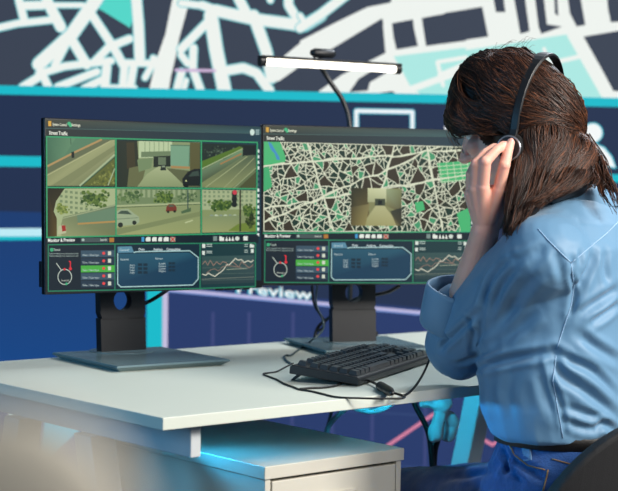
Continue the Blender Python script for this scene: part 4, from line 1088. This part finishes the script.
# slack in the cloth, stretched along the pull of each part
def normals(m):
    m.update(); return [v.normal.copy() for v in m.vertices]
def displace(m, fn):
    nn = normals(m); pp = [v.co.copy() for v in m.vertices]
    out = np.array([(p + n*fn(p))[:] for p, n in zip(pp, nn)], dtype=np.float32)
    m.vertices.foreach_set('co', out.ravel()); m.update()
def slack(p):
    q = Vector((p.x*9, p.y*9, p.z*5))
    a = noise.noise(q)*.006 + noise.noise(Vector((p.x*22+p.z*14, p.y*22, p.z*16-p.x*10)))*.0026
    return a
for v in shirt_m.vertices:
    if v.co.z < .72: v.co.z += .024*min(1, (.72-v.co.z)/.05)*max(0, min(1, (.13-(v.co-TC).dot(TL))/.12)) - .006*min(1, (.72-v.co.z)/.05)*max(0, min(1, ((v.co-TC).dot(TL)-.04)/.1))
displace(shirt_m, slack)
V = lambda pts, w, d: (pts, w, d)
folds(shirt_m, [
 ([(478.0, 310.0), (468.9, 321.6), (449.0, 339.9), (439.8, 350.6)], 0.0057, 0.0054),
 ([(465.8, 317.0), (473.1, 330.8), (470.7, 352.1)], 0.0052, 0.0054),
 ([(482.6, 318.5), (479.5, 330.8), (481.1, 346.0)], 0.0069, 0.0034),
 ([(511.6, 259.0), (493.3, 275.8), (484.7, 300.2), (479.5, 321.6)], 0.0069, 0.0068),
 ([(519.2, 264.2), (508.5, 275.8), (496.3, 297.2), (488.7, 318.5)], 0.0069, 0.0048),
 ([(539.7, 269.7), (520.8, 291.1), (505.5, 318.5), (491.8, 339.9)], 0.0092, 0.0048),
 ([(539.7, 309.4), (517.7, 327.7), (490.2, 347.6), (465.8, 359.8)], 0.0092, 0.0054),
 ([(438.3, 330.8), (446.0, 336.9), (441.4, 347.6)], 0.0057, 0.0034),
 ([(453.6, 364.4), (475.0, 358.2), (499.4, 350.6)], 0.0057, 0.0034),
 ([(537.6, 248.3), (523.8, 257.5), (511.6, 260.5)], 0.0069, 0.0048),
 ([(475.7, 367.3), (512.8, 359.1), (552.7, 351.4)], 0.0069, 0.0088),
 ([(552.7, 351.4), (561.2, 374.2), (589.8, 394.1), (618.0, 418.4)], 0.0080, 0.0082),
 ([(555.5, 350.8), (569.8, 359.9), (592.6, 371.3), (616.8, 394.7)], 0.0069, 0.0068),
 ([(579.8, 335.7), (595.5, 347.1), (618.8, 361.3)], 0.0080, 0.0068),
 ([(595.5, 428.4), (605.4, 424.1), (618.8, 433.5)], 0.0069, 0.0082),
 ([(564.1, 405.5), (584.1, 414.1), (604.0, 418.4)], 0.0069, 0.0048),
 ([(565.5, 419.8), (581.2, 426.9), (595.5, 428.9)], 0.0069, 0.0048),
 ([(547.0, 355.6), (552.7, 382.7), (560.7, 405.5), (565.5, 434.1)], 0.0046, 0.0041),
 ([(541.3, 374.2), (547.0, 394.1), (552.7, 414.1)], 0.0092, 0.0034),
 ([(515.6, 362.8), (507.1, 391.3), (512.8, 419.8)], 0.0126, 0.0034),
 ([(495.7, 368.5), (491.4, 394.1), (498.5, 419.8)], 0.0115, 0.0034),
 ([(592.8, 252.2), (587.5, 269.4), (576.9, 290.6), (571.6, 309.2)], 0.0080, 0.0061),
 ([(606.1, 250.9), (604.7, 266.8), (607.4, 282.7)], 0.0069, 0.0041),
 ([(618.0, 288.0), (599.4, 301.2), (578.3, 314.5)], 0.0080, 0.0061),
 ([(618.5, 303.9), (604.7, 314.5), (591.5, 322.4)], 0.0069, 0.0054),
 ([(570.3, 272.1), (574.3, 293.3), (569.0, 319.8)], 0.0046, 0.0041),
 ([(545.2, 244.3), (535.9, 258.9), (522.6, 269.4)], 0.0080, 0.0041),
 ([(554.4, 252.2), (559.7, 266.8), (562.4, 282.7)], 0.0069, 0.0034),
 ([(573.0, 257.5), (571.9, 266.8)], 0.0046, 0.0027),
 ([(581.4, 252.2), (578.8, 262.8)], 0.0046, 0.0027)])
shirt_t = skin_tree(shirt_m)
def rel(pts): return [p for p in pts]
shirt = link('shirt', rebase(shirt_m, woman), M_SHIRT, woman, smooth=True)
# rolled cuff: a folded band round the forearm
c0, c1_ = at(455, 323, 2.76), at(460, 277, 2.722); ax = (c1_-c0).normalized()
ca = ax.cross(Vector((0, 1, 0))).normalized(); cb = ax.cross(ca)
rings = []
for t, r in ((-.012, .046), (-.006, .060), (.002, .0635), (.03, .062), (.066, .0585), (.074, .0565), (.074, .0525), (.06, .050), (.02, .048)):
    rings.append([c0 + ax*(t+.004*math.sin(2*a_+1)) + (ca*math.cos(a_)*1.0 + cb*math.sin(a_)*.92)*(r*(1+.03*math.sin(3*a_)+.02*math.sin(5*a_+1))) for a_ in [2*PI*k/40 for k in range(40)]])
cm = MB().loft(rings, cap=False)
cuff = cm.build('rolled_cuff', M_SHIRT, shirt, smooth=True, world=False)
cuff.data.transform(Matrix.Translation(-Vector(woman.location))); 
# collar
cr = []
for t, (rz, ra, rb) in enumerate(((.0, .078, .068), (.022, .074, .064), (.040, .070, .060), (.046, .074, .064), (.030, .084, .074), (.004, .096, .084))):
    c = NB + Vector((0, 0, -.03+rz)) + TF*(.008+rz*.4)
    cr.append([c + TL*(ra*math.cos(a_)) + TF*(rb*math.sin(a_)) + Vector((0, 0, -.012*math.sin(a_))) for a_ in [2*PI*k/40 for k in range(40)]])
co_ = MB().loft(cr, cap=False).build('collar', M_SHIRT, shirt, smooth=True)
co_.data.transform(Matrix.Translation(-Vector(woman.location)))
# seams
def seam(pts, r, parent, m, name='seam', lift=.0006):
    path = trace(shirt_t, pts, 5, lift)
    if len(path) > 2:
        o = MB().tube(path, r, 6).build(name, m, parent, smooth=True)
        o.data.transform(Matrix.Translation(-Vector(woman.location)))
seam([(538, 229), (548, 240), (560, 252), (571, 263)], .0009, shirt, M_STITCH)
seam([(571, 263), (590, 247), (606, 234), (618, 222)], .0009, shirt, M_STITCH)
seam([(571, 264), (574, 285), (571, 305), (563, 330), (557, 348)], .0009, shirt, M_STITCH)
seam([(556, 356), (553, 380), (557, 405), (563, 438)], .0009, shirt, M_STITCH)

# ================================================================== JEANS
j1 = MB()
j1.loft([ering(tc(z, f, l), a, b, TF, TL) for z, f, l, a, b in ((.476, -.02, 0, .12, .10), (.505, -.02, 0, .175, .145), (.57, -.012, 0, .18, .15), (.60, -.012, 0, .170, .135), (.642, -.008, 0, .150, .112), (.664, -.006, 0, .146, .108))])
for h, k, a in ((HIPL, KNL, ANL), (HIPR, KNR, ANR)):
    j1.cap(h, .080, h.lerp(k, .5), .072); j1.cap(h.lerp(k, .5), .072, k, .062); j1.cap(k, .062, a + Vector((0, 0, .05)), .052)
jm_ = blob(j1, .006, 5)
for v in jm_.vertices:
    if v.co.z > .58: v.co.z += .024*min(1, (v.co.z-.58)/.06)*max(-.3, min(1, ((v.co-TC).dot(TL)+.05)/.17))
displace(jm_, lambda p: noise.noise(p*16)*.004 + noise.noise(Vector((p.x*40, p.y*40, p.z*18)))*.002)
folds(jm_, [([(505, 452), (515, 462), (530, 470), (545, 480)], .007, .010), ([(498, 462), (510, 470), (522, 482)], .007, .009), ([(450, 478), (475, 474), (500, 470)], .008, .005), ([(502, 446), (506, 462), (505, 476)], .006, .008)])
jt = skin_tree(jm_)
jeans = link('jeans', rebase(jm_, woman), M_JEANS, woman, smooth=True)
def jline(pts, r, m, name):
    path = trace(jt, pts, 5, .0008)
    if len(path) > 2:
        o = MB().tube(path, r, 6).build(name, m, jeans, smooth=True); o.data.transform(Matrix.Translation(-Vector(woman.location)))
jline([(508, 443), (515, 455), (528, 465), (545, 470)], .0012, M_JSTITCH, 'pocket_stitching')
jline([(548, 470), (546, 480), (543, 491)], .0015, M_JSTITCH, 'side_seam')
jline([(552, 459), (570, 464), (588, 468)], .0012, M_JSTITCH, 'waistband_stitching')
M_PATCH = mat('worn_pale_denim', (84, 114, 146), .85, noise_amt=.5, noise_scale=220)
pp = [hit(jt, x, y) for x, y in ((522, 447), (531, 449), (532, 460), (524, 461))]
if all(p for p, n in pp):
    pm = MB().hexa([p - n*.001 for p, n in pp], [p + n*.002 for p, n in pp]).build('worn_patch', M_PATCH, jeans, bevel=.0008)
    pm.data.transform(Matrix.Translation(-Vector(woman.location))); pm['label'] = 'pale worn patch below the waistband'
# belt
br = []
for z, g in ((.638, -.004), (.639, .0), (.671, .0), (.672, -.004)):
    br.append([p + Vector((0, 0, 0.024*max(-.3, min(1, ((p-TC).dot(TL)+.05)/.17)))) for p in ering(tc(z, -.006), .156+g, .119+g, TF, TL, 48)])
be = MB().loft(br, cap=False).build('belt', M_BELT, woman, smooth=True); be.data.transform(Matrix.Translation(-Vector(woman.location)))
# shoes
for a, t in ((ANL, TOL), (ANR, TOR)):
    m = MB(); g = Vector((0, 0, .042))
    h0 = Vector((a.x, a.y, .045)); t0 = Vector((a.x, a.y, .036)) + LEGF*.17
    m.cap(h0 - LEGF*.03, .042, h0 + LEGF*.04, .044); m.cap(h0, .044, t0, .034); m.cap(h0 + Vector((0, 0, .01)), .044, h0 + Vector((0, 0, .05)), .046)
    mm = blob(m, .006, 3)
    for v in mm.vertices: v.co.z = max(v.co.z, .003)
    link('shoe', rebase(mm, woman), M_SHOE, woman, smooth=True)
# ================================================================== HAIR
hr = random.Random(11)
hb = MB()
hb.ball(hd(0, -.008, .03), (.088, .106, .098), HM)
hb.ball(hd(0, .018, .052), (.078, .080, .086), HM)
hb.ball(hd(0, -.038, -.006), (.084, .090, .096), HM)
hb.cap(hd(.040, .072, .035), .026, hd(.058, .058, .005), .022); hb.cap(hd(-.040, .072, .035), .026, hd(-.058, .058, .005), .022)
hb.cap(hd(.052, .055, .03), .03, hd(.066, .03, -.01), .022)                       # front lock over the temple
hb.cap(hd(-.052, .055, .03), .03, hd(-.066, .03, -.02), .022)
hb.cap(hd(.04, -.06, -.06), .05, at(546, 178, 2.63), .038)                        # hair behind the ear, falling to the shoulder
hb.cap(at(530, 165, 2.645), .035, at(524, 205, 2.60), .028); hb.cap(at(524, 205, 2.60), .028, at(514, 232, 2.555), .012)
hb.cap(at(570, 160, 2.66), .045, at(572, 181, 2.63), .030); hb.cap(at(572, 181, 2.63), .028, at(553, 194, 2.60), .016)
hb.cap(hd(-.05, -.06, -.06), .045, hd(-.05, -.10, -.15), .03)
hm_ = blob(hb, .0045, 8)
# the face stays free
FACE = hd(0, .105, -.055)
htree = skin_tree(hm_)
def face_clear(p, up=0.0):
    q = p-HC; l, f, u = q.dot(Hl), q.dot(Hf), q.dot(Hu)
    return f > .03 and u < up + (-.006 - (f-.03)*.1 if l > .02 else .0 if l < -.045 else .034 - abs(l+.012)*.8)
rings = []
sm = MB(); HC0 = lin((24, 16, 12))
cols = []
for v in hm_.vertices: sm.v.append(tuple(v.co))
for p in hm_.polygons:
    c = sum((hm_.vertices[i].co for i in p.vertices), Vector())/len(p.vertices)
    if face_clear(c, .016): continue
    sm.f.append(list(p.vertices)); cols += [HC0]*len(p.vertices)
PAL = [(66, 40, 27), (30, 19, 14), (42, 26, 18), (56, 34, 23), (26, 17, 13), (74, 44, 29), (36, 22, 16), (96, 58, 37)]
def strand(pts, r, n=4):
    pts = [Vector(p) for p in pts]; b0 = len(sm.f)
    rr = [r*(.75 + .25*min(1, 4*i/len(pts)))*(1 if i < len(pts)*.7 else 1-.8*(i-len(pts)*.7)/(len(pts)*.3)) for i in range(len(pts))]
    sm.tube(pts, rr, n)
    c = lin(hr.choice(PAL)); k = hr.uniform(.85, 1.5); c = tuple(x*k for x in c)
    for f in sm.f[b0:]: cols.extend([c]*len(f))
def on_hair(p, lift):
    loc, nor, i, d = htree.find_nearest(p)
    return loc + nor*lift
# scalp hair: swept from the crown line to the tie or forward over the temple
TIE = at(583, 152, 2.70)
def sweep(s, m, e, r, lift0, n=14, jit=.004):
    pts = []
    for i in range(n):
        t = i/(n-1)
        p = s*(1-t)**2 + m*2*t*(1-t) + e*t*t
        p = HC + (p-HC)*1.0
        q = on_hair(p, lift0*(.4+math.sin(PI*min(t*1.1, 1))) )
        q = q + noise.noise_vector(q*24 + Vector((s.x*40, s.y*40, 0)))*jit
        if face_clear(q): break
        pts.append(q)
    if len(pts) > 4: strand(pts, r)
def rv(a): return hr.uniform(-a, a)
for k in range(2300):                                         # over the crown and the back, to the tie
    f = hr.uniform(-.05, .075); l = rv(.02)
    s = hd(l, f, .125)
    m = hd(hr.uniform(.05, .125), f*.5-.045+rv(.03), hr.uniform(.045, .11))
    e = TIE + Vector((rv(.01), rv(.012), rv(.012)))
    sweep(s, m, e, hr.uniform(.0004, .0010), hr.uniform(.001, .007))
for k in range(1500):                                         # front hair over the temple and back above the ear
    f = hr.uniform(.03, .095); l = rv(.018)
    s = hd(l, f-.01, .118-.25*max(0, f-.05))
    m = hd(hr.uniform(.08, .14), f+.05+rv(.015), hr.uniform(-.02, .07))
    e = hd(.092, hr.uniform(-.04, .03), hr.uniform(-.03, .03))
    sweep(s, m, e, hr.uniform(.0004, .0010), hr.uniform(.001, .008))
for k in range(900):                                         # front hair over the temple and back above the ear
    f = hr.uniform(.03, .095); l = rv(.018)
    s = hd(-l, f-.01, .118-.25*max(0, f-.05))
    m = hd(-hr.uniform(.08, .14), f+.05+rv(.015), hr.uniform(-.02, .07))
    e = hd(-.088, hr.uniform(-.04, .03), hr.uniform(-.03, .03))
    sweep(s, m, e, hr.uniform(.0004, .0010), hr.uniform(.001, .008))
for k in range(260):                                         # right side of the head
    f = hr.uniform(-.05, .09)
    sweep(hd(rv(.02), f, .125), hd(-.125, f-.02+rv(.03), .05), hd(-.08, -.06+rv(.03), -.06), hr.uniform(.0006, .0012), hr.uniform(.001, .006))
for k in range(1000):                                         # from above the ear back to the tie
    s = hd(.092, hr.uniform(-.02, .03), hr.uniform(-.01, .06))
    m = hd(.105, -.05+rv(.02), hr.uniform(-.03, .05))
    sweep(s, m, TIE + Vector((rv(.012), rv(.02), rv(.03))), hr.uniform(.0004, .0009), hr.uniform(.002, .008))
def outside(p, lift):
    loc, nor, i, d = htree.find_nearest(p)
    if (p-loc).dot(nor) < lift: return loc + nor*lift
    return p
def lerp2(A, B, t): return [a.lerp(b, t) for a, b in zip(A, B)]
def lock(A, B, n, r0, r1, jit, spread=.006, nc=12):
    """hanging hair between two guide paths, gathered into locks towards the tips"""
    clumps = [((i+hr.random())/nc, hr.uniform(0, 50), hr.uniform(.72, 1)) for i in range(nc)]
    PA, PB = smooth_path(A, 5), smooth_path(B, 5); L = len(PA)
    for k in range(n):
        t = hr.random(); tc_, ph, ln = min(clumps, key=lambda c: abs(c[0]-t))
        o = Vector((rv(spread), rv(spread*2), rv(spread))); own = hr.uniform(0, 50)
        cut = int(L*ln*hr.uniform(.7, 1)**.5); pts = []
        for i in range(max(cut, 6)):
            w = i/L; tt = t + (tc_-t)*.85*w**1.4
            p = PA[min(i, L-1)].lerp(PB[min(i, L-1)], tt)
            pts.append(p + o*(.5+.5*math.sin(PI*min(w*1.3, 1))) + noise.noise_vector(p*20 + Vector((ph, 0, 0)))*(jit*1.3*w) + noise.noise_vector(p*30 + Vector((0, own, 0)))*(jit*.35*(.2+w)))
        lf = hr.uniform(.0006, .006)
        strand([outside(p, lf) for p in pts], hr.uniform(r0, r1))
GA = [at(514, 132, 2.65), at(516, 148, 2.635), at(514, 170, 2.615), at(510, 195, 2.60), at(506, 218, 2.575), at(501, 240, 2.555)]
GB = [at(545, 134, 2.65), at(545, 152, 2.632), at(540, 172, 2.60), at(533, 195, 2.575), at(520, 215, 2.555), at(509, 235, 2.54)]
GC = [at(574, 138, 2.67), at(580, 154, 2.655), at(574, 172, 2.61), at(562, 185, 2.585), at(542, 200, 2.56), at(522, 217, 2.54)]
GD = [at(582, 142, 2.68), at(586, 154, 2.66), at(588, 170, 2.625), at(585, 180, 2.60), at(573, 188, 2.58), at(553, 196, 2.56)]
GE = [at(582, 140, 2.69), at(587, 152, 2.68), at(594, 164, 2.65), at(601, 180, 2.62), at(609, 198, 2.59), at(620, 222, 2.56)]
lock(GA, GB, 850, .0004, .0010, .010); lock(GB, GC, 1100, .0004, .0010, .011); lock(GC, GD, 1500, .0004, .0010, .010); lock(GD, GE, 240, .0004, .0009, .012)
lock(GE, [p + Vector((.01, -.004, .01)) for p in GE], 60, .0007, .0013, .014)
lock([at(516, 175, 2.60), at(512, 200, 2.585), at(507, 222, 2.57), at(503, 246, 2.555)], [at(524, 200, 2.58), at(519, 215, 2.56), at(514, 230, 2.545), at(510, 250, 2.54)], 50, .0006, .001, .010)
for k in range(22):                                          # loose flyaway hairs
    f = hr.uniform(-.08, .09)
    p = on_hair(hd(rv(.05), f, .16), 0.0); d = Vector((rv(.4), rv(.3), hr.uniform(.0, .35))) - Hf*.5
    strand([p, p + d*.02 + Hu*.006, p + d*.04 + Hu*.007, p + d*.05 + Hu*.002], .00028, 3)
for k in range(26):
    a = at(452+rv(5), 112+rv(16), 2.72+rv(.02))
    strand([a, a + Vector((-.004+rv(.005), 0, -.012)), a + Vector((.004+rv(.004), 0, -.03)), a + Vector((.014+rv(.004), 0, -.045))], .0004, 3)
me = bpy.data.meshes.new('hair'); me.from_pydata(sm.v, [], sm.f)
at_ = me.color_attributes.new('col', 'FLOAT_COLOR', 'CORNER')
at_.data.foreach_set('color', np.array([[c[0], c[1], c[2], 1] for c in cols], dtype=np.float32).ravel())
me.update()
hair = bpy.data.objects.new('hair', me); COL.objects.link(hair); hair.parent = woman
me.transform(Matrix.Translation(-Vector(woman.location))); me.materials.append(M_HAIR)
for p in me.polygons: p.use_smooth = True
# hair clip
tag_c = MB()
for k in range(5): tag_c.ball(at(582+k*1.4, 151+k*.7, 2.655), .0035+.001*(k % 2))
tag_c.build('hair_clip', M_BLACK, woman, smooth=True, world=True)

# ================================================================== HEADSET
hs = thing('headset', 'black headset worn over the brown hair of the woman', 'headset', hd(0, 0, 0))
M_RIM = mat('silver_ear_cup_rim', (176, 182, 190), .28, metal=.8, noise_amt=.03)
M_FOAM = mat('black_ear_foam', (24, 23, 24), .85, noise_amt=.2, bump=.3, bump_scale=300)
beta = math.radians(26)
bd = (Hu*math.cos(beta) - Hf*math.sin(beta))
wdir = (Hf*math.cos(beta) + Hu*math.sin(beta))
EC = hd(.094, -.025, -.056)
def bp(a, r=1.0):
    return hd(0, -.025, -.056) + Hl*(math.cos(a)*.100*r) + bd*(max(0, math.sin(a))**.85*.178*r)
E0 = hd(0, -.025, -.056); prof_ = []
for k in range(41):
    a = PI*(.04 + .92*k/40); d = (Hl*math.cos(a) + bd*math.sin(a)).normalized()
    r_ = htree.ray_cast(E0 + d*.5, -d, .5); prof_.append((E0 - r_[0]).length if r_[0] else .1)
for _ in range(6): prof_ = [prof_[0]]+[max(prof_[i], (prof_[i-1]+prof_[i]*2+prof_[i+1])/4) for i in range(1, 40)]+[prof_[-1]]
rings = []
for k in range(41):
    a = PI*(.04 + .92*k/40); d = (Hl*math.cos(a) + bd*math.sin(a)).normalized()
    R_ = max(prof_[k], .085) + .0105
    c = E0 + d*R_; c2 = E0 + d*(R_+.0045)
    hw = .0078 + .0045*math.exp(-((k-18)/4)**2)
    rings.append([c + wdir*hw, c - wdir*hw, c2 - wdir*(hw*.8), c2 + wdir*(hw*.8)])
MB().loft(rings).build('headband', M_BLACK, hs, bevel=.0008, world=True)
for s in (1, -1):
    c = hd(s*.094, -.025, -.056); n = (Hl*s*.96 + Hf*-.10 - Hu*.0).normalized(); a1 = n.cross(Hu).normalized(); a2 = n.cross(a1)
    def disc_(r0, h0, r1, h1, m=None, n_=36):
        m = m or MB()
        return m.hexa([c + n*h0 + (a1*math.cos(2*PI*k/n_)+a2*math.sin(2*PI*k/n_))*r0 for k in range(n_)], [c + n*h1 + (a1*math.cos(2*PI*k/n_)+a2*math.sin(2*PI*k/n_))*r1 for k in range(n_)])
    disc_(.027, -.012, .026, .003).build('ear_cushion', M_FOAM, hs, bevel=.003, world=True)
    cup = disc_(.0245, .0032, .021, .014).build('ear_cup', M_BLACK, hs, bevel=.002, world=True)
    rm = MB().tube([c + n*.0125 + (a1*math.cos(2*PI*k/36)+a2*math.sin(2*PI*k/36))*.0205 for k in range(37)], .0018, 8)
    r_o = rm.build('ear_cup_rim', M_RIM, hs, smooth=True, world=True); r_o.parent = cup

# ================================================================== CHAIR
CB = TC.copy(); CB.z = 0
SF, SL = dirs(40.4)
seat_c = Vector((TC.x, TC.y, 0)) + SF*.04
chair = thing('office_chair', 'black office chair the woman sits on, its curved back at the lower right', 'chair', seat_c)
def ch(f, l, z): return seat_c + SF*f + SL*l + Vector((0, 0, z))
rings = []
for z, g in ((.395, .03), (.40, .0), (.44, -.002), (.455, .02), (.462, .06)):
    rings.append([ch(.235*(1 if True else 1)*0 + (.23-g)*math.copysign(abs(math.sin(t))**.6, math.sin(t)), (.21-g)*math.copysign(abs(math.cos(t))**.6, math.cos(t)), z) for t in [2*PI*k/40 for k in range(40)]])
MB().loft(rings).build('seat', M_CHAIR, chair, smooth=True, world=True)
# curved backrest
rings = []
for k in range(25):
    u = -1+2*k/24; l = .212*math.sin(u*1.15)/math.sin(1.15); f = -.225 + .11*(1-math.cos(u*1.15))
    zt = .735 - .13*abs(u)**2.4; zb = .50 + .02*abs(u)
    lean = -.05
    rings.append([ch(f+.014, l*.97, zb), ch(f+.014+lean*(zt-zb)/.3, l*.97, zt), ch(f-.014+lean*(zt-zb)/.3, l*1.02, zt), ch(f-.014, l*1.02, zb)])
MB().loft(rings).build('backrest', M_CHAIR, chair, bevel=.008, seg=3, smooth=False, world=True)
MB().tube(smooth_path([ch(-.0, 0, .385), ch(-.15, 0, .380), ch(-.265, 0, .43), ch(-.265, 0, .60)], 6), .018, 12).build('back_bracket', M_BLACK, chair, smooth=True, world=True)
MB().cyl((0, 0, .075), .026, .32, 20).build('gas_column', M_METAL, chair)
for k in range(5):
    a = 2*PI*k/5+.3; e = Vector((math.cos(a)*.27, math.sin(a)*.27, .07))
    MB().tube([Vector((0, 0, .10)), e], [.024, .014], 10).build('base_leg', M_BLACK, chair, smooth=True)
    q = e.to_track_quat('X', 'Z')
    MB().cyl((0, 0, -.011), .026, .022, 20, Matrix.Translation(Vector((e.x, e.y, .026))) @ Matrix.Rotation(a, 4, 'Z') @ Matrix.Rotation(PI/2, 4, 'X')).build('caster', M_BLACK, chair)

# ================================================================== FOREGROUND
M_BEIGE = mat('beige_lump', (186, 180, 164), 0.6, noise_amt=.04)
fcen = at(-6, 514, 0.25)
fg = MB()
fg.ball(fcen, (.0235, .009, .0185))  # stand-in shape added for the blurred corner; what it belongs to is unknown
fgm = blob(fg, .0012, 2)
tag(link('lump', fgm, M_BEIGE, smooth=True), 'blurred beige rounded knob of unknown kind, a stand-in very close to the viewer at the lower left corner', 'lump')
